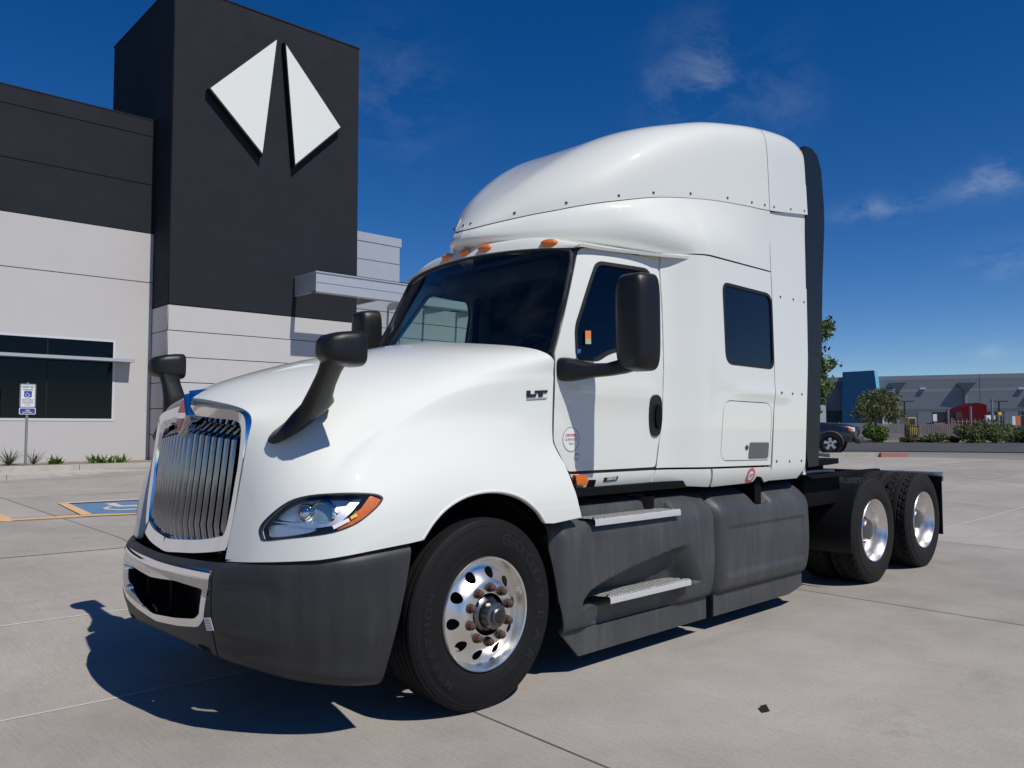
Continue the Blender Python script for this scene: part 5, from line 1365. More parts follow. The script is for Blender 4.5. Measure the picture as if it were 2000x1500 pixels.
# ------------------------------------------------------------------ planter, kerbs, pavement by the building
def bpoly(name, pts, z0, z1, mat_, parent=None, **k):          # prism with its outline in building coordinates
    W = [bw(x, y, 0)[:2] for x, y in pts]; n = len(W)
    V = [(x, y, z1) for x, y in W]+[(x, y, z0) for x, y in W]
    m_ = MB().add(V, [tuple(range(n)), tuple(range(2*n-1, n-1, -1))]+[(i, (i+1) % n, n+(i+1) % n, n+i) for i in range(n)])
    return m_.build(name, mat_, parent, angle=20, **k)
pav = bpoly('pavement', [(-60, 16.62), (1.5, 16.62), (5.5, 17.1), (30, 17.1), (30, 20.4), (-60, 20.4)], .1, .475, 'kerb_concrete', kind='structure')
bed = bpoly('planting_bed', [(-60, 18.14), (30, 18.14), (30, 20.46), (-60, 20.46)], .3, .60, 'dirt', kind='structure')
def kerb_run(pts, z1, seg, parent):
    P_ = resample(np.array(pts, float), seg, closed=False)
    for a, b in zip(P_[:-1], P_[1:]):
        d = (b-a)/np.linalg.norm(b-a); n_ = np.array([-d[1], d[0]]); a2 = a+d*.006; b2 = b-d*.006
        za, zb = (z1 if np.isscalar(z1) else np.interp([a[0], b[0]], *z1)), None
        zA, zB = (za, za) if np.isscalar(z1) else (float(za[0]), float(za[1]))
        W = [bw(*q, 0)[:2] for q in (a2, b2, b2+n_*.15, a2+n_*.15)]; zz = (zA, zB, zB, zA)
        V = [(w[0], w[1], z) for w, z in zip(W, zz)]+[(w[0], w[1], .1) for w in W]
        bm = MB().add(V, [(0, 1, 2, 3), (7, 6, 5, 4), (0, 1, 5, 4), (1, 2, 6, 5), (2, 3, 7, 6), (3, 0, 4, 7)])
        bm.build('kerb_stone', 'kerb_concrete', parent, angle=20)
kerb_run([(-12, 17.98), (16, 17.98)], .615, 2.3, pav)
kerb_run([(-12, 16.46), (1.2, 16.46), (5.4, 16.94), (10, 16.94)], ([-12, 1.3, 3.6, 5.4, 10], [.485, .485, .42, .40, .40]), 2.05, pav)
# ------------------------------------------------------------------ parking marks
ya = ground_poly('parking_line', [(-40,1016),(18,1020),(30,1018),(160,1011),(158,1008),(26,1015),(-8,1001),(-30,990)], 'line_yellow', .006, ground)
ground_poly('parking_line', [(24,1018),(182,1009),(300,1004),(300,1001.5),(176,1006),(24,1015.5)], 'line_yellow', .010, ground)
ground_poly('parking_line', [(112,984),(133,984),(180,1005.5),(160,1008.2)], 'line_yellow', .014, ground)
ground_poly('parking_line', [(118,983.5),(300,974.5),(300,976),(130,985)], 'line_white', .018, ground)
ground_poly('parking_symbol_field', [(133,985.5),(330,975),(380,996),(181,1005.5)], 'line_blue', .006, ground)
ground_poly('wheelchair_symbol', [(205,985),(225,983),(232,986),(238,988.5),(262,987.2),(285,989),(284,991),(262,990),(232,991.2),(222,990)], 'line_white', .010, ground)
ground_poly('wheelchair_symbol', [(213,990),(200,993.5),(206,996.5),(232,998),(262,996.5),(284,995),(284,993.3),(262,994.6),(234,996),(214,995),(210,993.4),(220,991)], 'line_white', .011, ground)
# ------------------------------------------------------------------ the accessible parking sign
sgp = at(50, 905, 2, .62); sgp = bw(1.99, 18.5, .60)
sign = empty('parking_sign', 'white and blue reserved parking sign on a metal post by the planter', 'sign', tuple(sgp), BTH)
MB().tube([(0, .02, 0), (0, .02, 2.06)], .03, 10).build('post', 'galvanised', sign, angle=60)
def splate(name, x0, x1, z0, z1, y, mat_, parent=sign, r=.035, t=.006):
    o = rounded(rect(x0, x1, z0, z1), r); n = len(o)
    V = [(a, y, b) for a, b in o]+[(a, y+t, b) for a, b in o]
    return MB().add(V, [tuple(range(n)), tuple(range(2*n-1, n-1, -1))]+[(k, (k+1) % n, n+(k+1) % n, n+k) for k in range(n)]).build(name, mat_, parent, angle=25)
pl1 = splate('plate', -.178, .178, 1.44, 2.03, -.022, 'galvanised'); splate('plate_face', -.150, .150, 1.46, 2.005, -.026, 'sticker_white', pl1, .02, .003)
pl2 = splate('plate', -.182, .182, 1.27, 1.435, -.022, 'sticker_white'); splate('plate_face', -.165, .165, 1.287, 1.418, -.026, 'sign_blue', pl2, .025, .003)
splate('symbol_field', -.085, .085, 1.70, 1.85, -.0285, 'sign_blue', pl1, .02, .002)
def flat_text(txt, cx, cz, w, h, y, mat_, parent):
    V, F = text_mesh(txt, 1.0, 0, 'LEFT', True); V[:, 0] -= V[:, 0].min(); V[:, 1] -= V[:, 1].min(); V[:, 0] *= w/V[:, 0].max(); V[:, 1] *= h/V[:, 1].max()
    return link('lettering', mesh('lettering', np.stack([V[:, 0]-w/2+cx, np.full(len(V), y), V[:, 1]-h/2+cz], -1), F), parent, mat_)
flat_text('RESERVED', 0, 1.955, .26, .05, -.029, 'sign_ink', pl1); flat_text('PARKING', 0, 1.885, .21, .045, -.029, 'sign_ink', pl1)
for k, t in enumerate(('THIS SPACE IS', 'RESERVED FOR VEHICLES', 'BEARING THE INTERNATIONAL', 'WHEELCHAIR SYMBOL', 'VIOLATORS SUBJECT TO FINE', 'ARS 28-884')): flat_text(t, 0, 1.672-.034*k, .13+.12*(len(t) > 14), .020, -.029, 'sign_ink', pl1)
flat_text('VAN', 0, 1.37, .10, .038, -.0295, 'sticker_white', pl2); flat_text('ACCESSIBLE', 0, 1.322, .22, .032, -.0295, 'sticker_white', pl2)
wc = MB(); c0 = (-.012, 1.752); arc = [(c0[0]+.042*math.cos(a), -.031, c0[1]+.036*math.sin(a)) for a in np.linspace(R(130), R(360), 12)]
wc.tube(arc, .007, 6); wc.tube([(-.025, -.031, 1.83), (-.025, -.031, 1.785), (.02, -.031, 1.778), (.04, -.031, 1.735), (.058, -.031, 1.738)], .008, 6); wc.build('wheelchair_symbol', 'sticker_white', pl1, angle=60)
# ------------------------------------------------------------------ plants
def leaves(center_fn, n, size, rng, elong=1.6, flat=0.0):
    """n leaf faces; center_fn(rng) -> position; each is a small folded diamond"""
    V = []; F = []
    for _ in range(n):
        c = center_fn(rng); d = rng.normal(size=3); d[2] += flat; d /= np.linalg.norm(d)+1e-9
        t = np.cross(d, rng.normal(size=3)); t /= np.linalg.norm(t)+1e-9; s = size*rng.uniform(.6, 1.4)
        k = len(V); V += [c-d*s*elong*.5, c+t*s*.5, c+d*s*elong*.5, c-t*s*.5]; F.append((k, k+1, k+2, k+3))
    return np.array(V), F
def blade(base, d, up, L, w, rng, n=5, curl=.6):
    """one long pointed leaf"""
    s = np.cross(d, [0, 0, 1.0]); s /= np.linalg.norm(s)+1e-9; V = []; F = []
    for i in range(n+1):
        t = i/n; p_ = base+d*L*t*math.cos(up)+np.array([0, 0, 1])*(L*t*math.sin(up)-curl*L*t*t*.35); ww = w*(1-t)**.7*(.5+t*1.2 if t < .4 else 1)
        V += [p_-s*ww/2, p_+s*ww/2]
    for i in range(n): F.append((2*i, 2*i+1, 2*i+3, 2*i+2))
    return V, F
def tree(name, base, height, lobes, nleaf, lsize, mat_, label, seed, trunk_r=.12, branches=7, cat='tree', group=None):
    """lobes: (dx, dy, z, rx, rz) clumps of the crown relative to the base"""
    rng = np.random.default_rng(seed); t = empty(name, label, cat, tuple(base), 0, group)
    tr = MB(); lean = rng.normal(size=2)*.12*height*.15; zt = min(l[2] for l in lobes)
    tr.tube([(0, 0, -.05), (lean[0]*.3, lean[1]*.3, zt*.5), (lean[0], lean[1], zt)], [trunk_r, trunk_r*.75, trunk_r*.6], 8); tr.build('trunk', 'bark', t, angle=60)
    for i, l in enumerate(lobes[:branches]):
        m = MB().tube([(lean[0]*.8, lean[1]*.8, zt*.8), ((lean[0]+l[0])*.5, (lean[1]+l[1])*.5, (zt+l[2])*.52), (l[0], l[1], l[2])], [trunk_r*.5, trunk_r*.35, trunk_r*.12], 6); m.build('limb', 'bark', t, angle=60)
    W = np.array([l[3]**2*l[4] for l in lobes]); W /= W.sum(); cl = []
    for l, w in zip(lobes, W):                   # small twigs' worth of leaves, leaving gaps between them
        for _ in range(max(3, int(w*nleaf/26))):
            d = rng.normal(size=3); d /= np.linalg.norm(d); r = rng.uniform(.35, 1.08)**.6
            cl.append(np.array([l[0]+d[0]*l[3]*r, l[1]+d[1]*l[3]*r, l[2]+d[2]*l[4]*r]))
    cl = np.array(cl); sp = np.mean([l[3] for l in lobes])*.16
    V, F = leaves(lambda g: cl[g.integers(len(cl))]+g.normal(size=3)*sp, nleaf, lsize, rng)
    link('crown', mesh('crown', V, F), t, mat_); return t
def shrub(name, base, rx, rz, n, ls, mat_, label, seed, cat='shrub', group=None, ry=None):
    rng = np.random.default_rng(seed); t = empty(name, label, cat, tuple(base), 0, group)
    lob = [(rng.uniform(-.6, .6)*rx, rng.uniform(-.6, .6)*(ry or rx), rz*rng.uniform(.35, .75), rx*rng.uniform(.35, .55), rz*rng.uniform(.3, .5)) for _ in range(7)]
    def pos(g):
        l = lob[g.integers(len(lob))]; d = g.normal(size=3); d /= np.linalg.norm(d); r = g.uniform(.3, 1.05)**.5
        q = np.array([l[0]+d[0]*l[3]*r, l[1]+d[1]*l[3]*r, l[2]+d[2]*l[4]*r]); q[2] = max(q[2], .01); return q
    V, F = leaves(pos, n, ls, rng); link('foliage', mesh('foliage', V, F), t, mat_)
    st = MB()
    for l in lob[:4]: st.tube([(0, 0, -.03), (l[0]*.6, l[1]*.6, l[2]*.6), (l[0], l[1], l[2])], [.03, .02, .008], 5)
    o = st.build('stems', 'bark', t, angle=60); o['kind'] = 'stuff'; return t
# by the building
def bed_at(px): q = bw(0, 0, 0); d = CAM_FW*FPX+CAM_R*(px-1000)+CAM_U*(750-903); t_ = (19.1-CAM_POS @ BEY)/(d @ BEY); p_ = CAM_POS+d*t_; return np.array([p_[0], p_[1], .60])
def yucca(px, n, L, label, seed, w=.03):
    rng = np.random.default_rng(seed); b = bed_at(px); t = empty('desert_grass', label, 'plant', tuple(b)); V = []; F = []
    for i in range(n):
        a = rng.uniform(0, 2*math.pi); up = rng.uniform(R(25), R(82)); v, f = blade(np.zeros(3), np.array([math.cos(a), math.sin(a), 0]), up, L*rng.uniform(.6, 1.1), w, rng, curl=rng.uniform(.1, .9)); k = len(V); V += v; F += [tuple(i_+k for i_ in ff) for ff in f]
    link('blades', mesh('blades', V, F), t, 'leaf_yucca', kind='stuff'); return t
yucca(17, 60, .62, 'spiky grass clump left of the parking sign', 3); yucca(66, 34, .55, 'spiky grass clump just right of the parking sign', 4); yucca(-20, 40, .6, 'spiky grass clump at the left edge of the picture', 9)
def agave(px, wid, n, label, seed):
    rng = np.random.default_rng(seed); b = bed_at(px); t = empty('succulent', label, 'plant', tuple(b)); V = []; F = []
    for i in range(n):
        a = rng.uniform(0, 2*math.pi); o = np.array([rng.uniform(-wid, wid), rng.uniform(-.2, .2), 0]); v, f = blade(o, np.array([math.cos(a), math.sin(a), 0]), rng.uniform(R(15), R(75)), rng.uniform(.16, .34), .085, rng, curl=.3); k = len(V); V += v; F += [tuple(i_+k for i_ in ff) for ff in f]
    link('leaf_rosette', mesh('leaf_rosette', V, F), t, 'leaf_bright', kind='stuff'); return t
agave(108, .13, 46, 'low leafy green plant against the pale wall', 5); agave(190, .16, 44, 'wide sprawling green plant in the planter bed', 6); agave(222, .12, 34, 'green plant between two others beside the tower', 7); agave(240, .08, 20, 'small green plant nearest the dark tower', 8)
# ------------------------------------------------------------------ street and yard behind, to the right
def dpt(px, dep, z=None):                        # point on the far ground at a pixel column and a distance along the view axis
    q = depth_at(px, 846, dep); return np.array([q[0], q[1], float(gz(q[0], q[1])) if z is None else z])
road_pts = [dpt(1560, 37.5)[:2], dpt(1760, 36)[:2], dpt(2150, 33)[:2], dpt(2700, 36)[:2], dpt(2600, 58)[:2], dpt(2000, 57)[:2], dpt(1500, 61)[:2], dpt(1100, 66)[:2], dpt(1100, 44)[:2]]
road = ground_poly('road', None, 'asphalt', -.018, None, 3.0, road_pts, kind='structure')
verge = ground_poly('verge', None, 'dirt', -.012, None, 4.0, [dpt(1100, 66.3)[:2], dpt(1500, 61.3)[:2], dpt(2000, 57.3)[:2], dpt(2600, 58.3)[:2], dpt(2500, 80)[:2], dpt(1100, 88)[:2]], kind='structure')
far_kerb = MB()
kp = [dpt(1100, 66.1), dpt(1500, 61.1), dpt(2000, 57.1), dpt(2600, 58.1)]
for a, b in zip(kp[:-1], kp[1:]):
    a = np.array(a); b = np.array(b); d = (b-a)/np.linalg.norm(b-a); n_ = np.array([-d[1], d[0], 0])*.2
    far_kerb.add([a, b, b+n_, a+n_, a+[0, 0, .13], b+[0, 0, .13], b+n_+[0, 0, .13], a+n_+[0, 0, .13]], [(0, 1, 5, 4), (1, 2, 6, 5), (2, 3, 7, 6), (3, 0, 4, 7), (4, 5, 6, 7)])
far_kerb.build('far_kerb', 'kerb_concrete', road, angle=20)
# red-painted kerb nose of the drive entrance
isl = empty('kerb_island', 'low kerb island with a red painted nose near the dark pickup', 'kerb', tuple(onground(1750, 893)))
o0 = onground(1750, 893); rr_ = CAM_R/np.linalg.norm(CAM_R); fw2 = np.array([CAM_FW[0], CAM_FW[1], 0]); fw2 /= np.linalg.norm(fw2)
def slab_on(name, l0, l1, d0, d1, h, mat_, parent):
    W = [rr_*a+fw2*b for a, b in ((l0, d0), (l1, d0), (l1, d1), (l0, d1))]; V = [(w[0], w[1], -.05) for w in W]+[(w[0], w[1], h) for w in W]
    return MB().add(V, [(3, 2, 1, 0), (4, 5, 6, 7), (0, 1, 5, 4), (1, 2, 6, 5), (2, 3, 7, 6), (3, 0, 4, 7)]).build(name, mat_, parent, angle=20)
slab_on('kerb_nose', -.50, .25, 0, .16, .15, 'kerb_red', isl); slab_on('kerb_end', .25, .42, .0, .5, .15, 'kerb_red', isl); slab_on('kerb_side', -2.2, -.5, .14, .30, .13, 'kerb_concrete', isl); slab_on('island_top', -2.2, .25, .30, 1.3, .12, 'concrete', isl)
# ---- dark pickup
pk0 = dpt(1626, 33.0); pdir = rr_*.90+(-fw2)*.44; pdir /= np.linalg.norm(pdir); prz = math.atan2(pdir[1], pdir[0])
pick = empty('pickup_truck', 'dark grey pickup truck parked beyond the white truck, front showing', 'pickup', tuple(pk0), prz)
# local: x forwards (front axle at 0), y left, z up
def px_sec(x, hw, zb, zt, r=.10, crown=.03):
    pts = []
    for y, z in ((-hw+.02, zb), (-hw, zb+.12), (-hw-.015, zb+(zt-zb)*.45), (-hw+.01, zt-.13), (-hw+.07, zt-.03), (-hw+.25, zt+crown*.5), (0, zt+crown)): pts.append((x, y, z))
    return np.array(pts+[(x, -y, z) for x, y, z in pts[-2::-1]])
secs = [px_sec(.93, .72, .50, .98), px_sec(.86, .86, .46, 1.06), px_sec(.70, .95, .45, 1.12), px_sec(.3, .985, .50, 1.17), px_sec(-.3, .99, .50, 1.20), px_sec(-.75, .99, .48, 1.23), px_sec(-1.2, .99, .48, 1.25), px_sec(-2.9, .99, .48, 1.27), px_sec(-4.9, .99, .50, 1.27)]
V, F = loftrings(secs); MB().add(V, F).build('body', 'car_paint', pick, angle=50)
cab = [np.array([(x, y, z) for x, y, z in s_]) for s_ in ([(-.72, -.93, 1.20), (-.72, -.6, 1.235), (-.72, .6, 1.235), (-.72, .93, 1.20)], [(-1.40, -.80, 1.72), (-1.36, -.55, 1.765), (-1.36, .55, 1.765), (-1.40, .80, 1.72)], [(-1.75, -.77, 1.79), (-1.75, -.5, 1.83), (-1.75, .5, 1.83), (-1.75, .77, 1.79)], [(-2.9, -.77, 1.79), (-2.9, -.5, 1.83), (-2.9, .5, 1.83), (-2.9, .77, 1.79)], [(-3.25, -.93, 1.22), (-3.25, -.6, 1.25), (-3.25, .6, 1.25), (-3.25, .93, 1.22)])]
ws_ = MB().add(np.vstack([cab[0], cab[1]]), [(0, 1, 5, 4), (1, 2, 6, 5), (2, 3, 7, 6)]); ws_.build('windscreen', 'glass_sleeper', pick)
rf = MB().add(np.vstack(cab[1:4]), [(i*4+k, i*4+k+1, i*4+k+5, i*4+k+4) for i in range(2) for k in range(3)]); rf.build('roof', 'car_paint', pick)
for s in (1, -1):
    MB().add([(-.78, s*.94, 1.21), (-1.42, s*.80, 1.71), (-1.75, s*.78, 1.78), (-2.9, s*.78, 1.78), (-3.2, s*.94, 1.22)], [(0, 1, 2, 3, 4)]).build('side_glass', 'glass_sleeper', pick)
    MB().tube([(-.74, s*.945, 1.205), (-1.40, s*.81, 1.72), (-1.75, s*.78, 1.80), (-2.9, s*.78, 1.80)], .03, 6).build('pillar', 'car_paint', pick)
    hl_ = MB().rbox((.80, s*-.80, .93), (.18, .26, .21), .06, 3); hl_.build('headlight', 'lamp_white', pick, angle=50)
    MB().rbox((.70, s*-.95, .93), (.10, .06, .12), .02, 2).build('turn_lamp', 'amber', pick, angle=50)
    MB().rbox((.93, s*-.68, .50), (.06, .14, .10), .03, 2).build('fog_lamp', 'lamp_white', pick, angle=50)
    for xw in (0, -3.56):
        arch = [(xw+.47*math.cos(a), s*-1.008, .40+.47*math.sin(a)) for a in np.linspace(R(-5), R(185), 14)]
        MB().tube(arch, .035, 6).build('wheel_arch', 'car_plastic', pick, angle=60)
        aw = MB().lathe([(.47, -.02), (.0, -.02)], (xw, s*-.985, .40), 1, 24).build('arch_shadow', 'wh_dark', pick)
        w_ = MB().lathe([(.25, -.10), (.265, -.11), (.30, -.13), (.345, -.13), (.367, -.10), (.37, 0), (.367, .10), (.3, .12)], (xw, s*-.92, .37), 1, 36); tw = w_.build('wheel', 'rubber', pick, angle=40)
        MB().lathe([(.262, -.105), (.25, -.09), (.24, -.06), (.05, -.055), (0, -.055)], (xw, s*-.92, .40), 1, 30).build('rim_dish', 'wh_dark', tw, angle=40)
        for k in range(5):
            a = 2*math.pi*k/5+.4; c_, s_ = math.cos(a), math.sin(a); u_ = np.array([c_, 0, s_]); v_ = np.array([-s_, 0, c_]); cc = np.array([xw, s*-.92-s*.0, .40])
            pts = [cc+u_*.04-v_*.045, cc+u_*.255-v_*.06, cc+u_*.255+v_*.06, cc+u_*.04+v_*.045]; pts = [p_+np.array([0, -s*.095, 0]) for p_ in pts]
            MB().add(pts+[p_+np.array([0, s*.03, 0]) for p_ in pts], [(0, 1, 2, 3), (7, 6, 5, 4), (0, 1, 5, 4), (1, 2, 6, 5), (2, 3, 7, 6), (3, 0, 4, 7)]).build('spoke', 'aluminium', tw, angle=30)
gr_ = MB().rbox((.94, 0, .90), (.10, 1.12, .36), .05, 3); g0 = gr_.build('grille', 'car_plastic', pick, angle=50)
MB().box((1.0, 0, .90), (.02, 1.0, .05)).build('grille_bar', 'car_paint', g0); MB().box((1.0, 0, .90), (.022, .06, .30)).build('grille_bar', 'car_paint', g0)
for k in (-.12, .12): MB().box((.998, 0, .90+k), (.012, .98, .02)).build('grille_slat', 'wh_dark', g0)
MB().rbox((.98, 0, .52), (.26, 1.90, .24), .08, 3).build('bumper', 'car_plastic', pick, angle=50)
MB().rbox((1.10, 0, .60), (.03, 1.0, .06), .02, 2).build('bumper_slot', 'wh_dark', pick, angle=50)
for s in (1, -1): MB().rbox((-.95, s*-1.10, 1.28), (.12, .20, .17), .04, 2).build('mirror', 'car_paint', pick, angle=50)
# ---- warehouse across the street
wp = depth_at(1850, 846, 165.0); wdir = np.array([math.cos(YAW+R(68)), math.sin(YAW+R(68)), 0]); wdir_r = -wdir; wn_ = np.array([wdir_r[1], -wdir_r[0], 0])
if wn_ @ (CAM_POS-wp) < 0: wn_ = -wn_
wh = empty('warehouse', 'long grey warehouse with a blue tower across the street', 'building', (wp[0], wp[1], .5), math.atan2(wdir_r[1], wdir_r[0]))
sgn = 1 if np.cross(wdir_r, [wn_[0], wn_[1], 0])[2] > 0 else -1      # local y sign towards the camera
def wx(px, off=0.0):                             # pixel column -> distance along the wall
    d = CAM_FW*FPX+CAM_R*(px-1000); d = d*np.array([1, 1, 0]); A = np.array([[d[0], -wdir_r[0]], [d[1], -wdir_r[1]]]); w0 = wp+wn_*off
    return float(np.linalg.solve(A, (w0-CAM_POS)[:2])[1])
def wz(px, py, off=0.0):
    x = wx(px, off); P_ = wp+wn_*off+wdir_r*x; return 1.5+(FPX*math.tan(math.atan((846-py)/FPX)))*((P_-CAM_POS) @ np.array([CAM_FW[0], CAM_FW[1], 0])/math.cos(PITCH))/FPX
def wbox(name, x0, x1, f0, f1, z0, z1, mat_, parent=None):      # f: distance in front of the wall
    return MB().box(((x0+x1)/2, sgn*(f0+f1)/2, (z0+z1)/2-.5), (x1-x0, abs(f1-f0), z1-z0)).build(name, mat_, parent or wh)
xa, xb = wx(1500), wx(2700); zt = wz(1850, 741)
for z0, z1, m_ in ((5.4, 8.9, 'wh_grey'), (8.9, 9.7, 'wh_grey_light'), (9.7, 11.4, 'wh_grey'), (11.4, zt, 'wh_grey_light')):
    for k in range(5): wbox('wall_panel', xa+(xb-xa)*k/5+.04, xa+(xb-xa)*(k+1)/5-.04, -3, 0, z0+.02, z1-.02, m_)
wbox('wall_core', xa, xb, -3.2, -.05, .3, zt-.05, 'wh_dark'); wbox('dock_shade_band', xa, xb, -.2, .4, .4, 5.38, 'wh_grey_dark')  # lower band behind the dock doors, their shade put into its darker grey
for px in range(1790, 2260, 28): a_ = wx(px); wbox('dock_door', a_, a_+2.6, .4, .45, 1.2, 4.8, 'wh_dark' if (px//28) % 3 else 'wh_grey')
for px in (1752, 1886, 2040):                    # leader heads and downpipes
    a_ = wx(px); h_ = wz(px, 757)
    MB().add([(a_-1.6, sgn*.05, h_-.5), (a_+1.6, sgn*.05, h_-.5), (a_+1.6, sgn*.05, h_+.2-.5), (a_-1.6, sgn*.05, h_-.3), (a_-1.7, sgn*1.2, h_-.5), (a_+1.7, sgn*1.2, h_-.5), (a_+.5, sgn*.9, h_-2.0), (a_-.5, sgn*.9, h_-2.0), (a_-.5, sgn*.05, h_-2.0), (a_+.5, sgn*.05, h_-2.0)], [(0, 1, 5, 4), (4, 5, 6, 7), (6, 7, 8, 9), (4, 7, 8, 0), (5, 6, 9, 1)]).build('leader_head', 'wh_grey_dark', wh)
    wbox('downpipe', a_-.28, a_+.28, .05, .6, 1, h_-1.4, 'wh_grey_light')
for px in (1802, 1994): a_ = wx(px); wbox('wall_lamp', a_-.5, a_+.5, .05, .4, wz(px, 768)-.15, wz(px, 768)+.15, 'trailer_white')
a0, a1 = wx(1646, 6), wx(1708, 6)
zt2 = wz(1676, 733, 6)
MB().add([(a0-.4, sgn*6, .2), (a1+1.2, sgn*6, .2), (a1, sgn*6, zt2-.5), (a0, sgn*6, zt2-.7), (a0-.4, 0, .2), (a1+1.9, 0, .2), (a1+.9, 0, zt2-.5), (a0, 0, zt2-.7)], [(0, 1, 2, 3), (3, 2, 6, 7), (0, 3, 7, 4)]).build('blue_tower', 'wh_blue', wh)
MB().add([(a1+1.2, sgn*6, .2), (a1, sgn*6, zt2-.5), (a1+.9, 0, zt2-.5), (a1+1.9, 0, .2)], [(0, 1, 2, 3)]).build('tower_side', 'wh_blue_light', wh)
b0, b1 = wx(1709, 4), wx(1742, 4); wbox('entry_block', b0, b1, 0, 4, .3, wz(1725, 769, 4), 'wh_grey_dark'); wbox('entry_edge', b1, b1+.7, 0, 4.1, 5, wz(1725, 769, 4), 'wh_grey_light')
b0, b1 = wx(1600, 4), wx(1650, 4); wbox('entry_block', b0, b1, 0, 3.6, 5.2, wz(1630, 768, 4), 'wh_grey_dark'); wbox('entry_glass', b0, b1, .5, 3.4, .4, 5.2, 'wh_dark')
wbox('white_panel', wx(1722, 5), wx(1739, 5), 4.4, 4.8, 2, wz(1730, 812, 5), 'trailer_white'); wbox('white_panel', wx(1598, 5), wx(1612, 5), 4.4, 4.8, 1, wz(1605, 800, 5), 'trailer_white')
# ---- yard things in front of it
def standing(name, px0, px1, py0, py1, dep, mat_, label, cat, thick=.15, group=None):
    """an upright board whose size comes from its distance"""
    a = depth_at(px0, py1, dep); b = depth_at(px1, py1, dep); top = depth_at(px0, py0, dep)[2]; base = float(gz(a[0], a[1]))
    t = empty(name, label, cat, ((a[0]+b[0])/2, (a[1]+b[1])/2, base), YAW-math.pi/2, group); w = np.linalg.norm(b[:2]-a[:2])
    return t, w, a[2]-base, top-base
for (p0, p1, y0, y1, dp, m_, lab, cat) in ((1822, 1830, 809, 823, 66, 'trailer_white', 'small white notice board on a post behind the picket fence', 'sign'), (1985, 1994, 813, 832, 70, 'orange_paint', 'orange board standing behind the steel fence', 'board'), (1977, 1984, 812, 830, 70, 'trailer_white', 'white board next to the orange board behind the steel fence', 'board'), (1949, 1956, 805, 811, 70, 'sticker_yellow', 'small pale yellow plate above the steel fence', 'sign')):
    t, w, z0, z1 = standing('notice_board', p0, p1, y0, y1, dp, m_, lab, cat)
    MB().rbox((0, 0, (z0+z1)/2), (w, .06, z1-z0), .01, 1).build('board', m_, t); MB().box((0, .05, z0/2+.05), (.07, .05, z0+.2)).build('post', 'galvanised', t)
t, w, z0, z1 = standing('trailer', 1927, 1945, 811, 840, 97, 'trailer_white', 'white box trailer end behind the red truck', 'trailer')
MB().rbox((0, 2, (1.0+z1)/2), (w, 4, z1-1.0), .04, 2).build('box', 'trailer_white', t); MB().box((0, .4, .75), (w*.9, .3, .5)).build('bumper_frame', 'wh_dark', t)
for s in (1, -1): MB().lathe([(.2, -.12), (.5, -.12), (.5, .12), (.2, .12)], (s*w*.4, 1.2, .5), 0, 20).build('wheel', 'rubber', t)
t, w, z0, z1 = standing('machine', 1773, 1791, 807, 842, 90, 'yellow_paint', 'yellow machine parked in the far yard', 'machine')
MB().rbox((0, .6, z1*.62), (w*.9, 1.4, z1*.42), .12, 2).build('cabin', 'yellow_paint', t, angle=40); MB().rbox((0, .6, z1*.25), (w, 1.8, z1*.34), .1, 2).build('engine_deck', 'yellow_paint', t, angle=40); MB().box((0, -.12, z1*.66), (w*.6, .05, z1*.25)).build('window', 'wh_dark', t)
for s in (1, -1): MB().lathe([(.15, -.15), (.45, -.15), (.45, .15), (.15, .15)], (s*w*.38, .2, .45), 0, 18).build('wheel', 'rubber', t)
# ---- red highway truck in the yard
rt0 = dpt(1893, 98.0); red = empty('red_truck', 'dark red highway tractor with sloping roof fairing in the far yard', 'truck', tuple(rt0), YAW-math.pi/2)
side = [(-3.3, .7), (-3.3, 1.5), (-2.6, 1.75), (-1.6, 1.95), (-1.25, 2.75), (-.5, 3.15), (.6, 3.55), (1.45, 3.72), (1.95, 3.62), (2.0, .9), (1.2, .75)]
MB().prism([(x, z) for x, z in [(1.6+.0, .9), (1.6, 3.9), (.6, 4.05), (-.4, 3.75), (-1.6, 3.2), (-2.05, 2.9), (-2.05, .9)]], 1, -.6, 1.8).build('cab', 'red_paint', red, angle=30)
MB().prism([(x, z) for x, z in [(-2.05, .8), (-2.05, 1.95), (-3.0, 1.80), (-3.6, 1.6), (-3.75, .8)]], 1, -.55, 1.75).build('hood', 'red_paint', red, angle=30)
MB().box((-1.55, -.62, 2.55), (.75, .05, .75)).build('door_window', 'wh_dark', red); MB().prism([(x, z) for x, z in [(-2.07, 2.0), (-2.09, 2.85), (-1.99, 2.95)]], 1, -.5, 1.7).build('windscreen', 'wh_dark', red)
MB().rbox((1.85, -.2, 2.45), (.28, .5, 2.8), .05, 2).build('side_extender', 'red_paint', red, angle=40)
MB().rbox((-3.7, .6, .7), (.3, 2.4, .5), .1, 2).build('bumper', 'wh_dark', red, angle=40); MB().rbox((.2, -.55, .75), (2.6, .3, .6), .1, 2).build('tank_fairing', 'red_paint', red, angle=40)
for xw in (-2.6, 2.6, 3.9): MB().lathe([(.2, -.15), (.5, -.15), (.5, .15), (.2, .15)], (xw, -.5, .5), 1, 20).build('wheel', 'rubber', red)
MB().box((2.6, .6, .95), (3.4, .9, .25)).build('frame', 'wh_dark', red)
r2 = dpt(1838, 84.0); rc = empty('red_car', 'low red car showing over the picket fence', 'car', tuple(r2), YAW-math.pi/2)
MB().rbox((0, .8, .75), (1.5, 3.6, .75), .2, 3).build('body', 'red_paint', rc, angle=50); MB().rbox((0, 1.0, 1.30), (1.3, 1.8, .55), .2, 3).build('cabin', 'wh_dark', rc, angle=50)
for s in (1, -1): MB().lathe([(.1, -.1), (.33, -.1), (.33, .1), (.1, .1)], (s*.68, -.3, .33), 0, 16).build('wheel', 'rubber', rc)
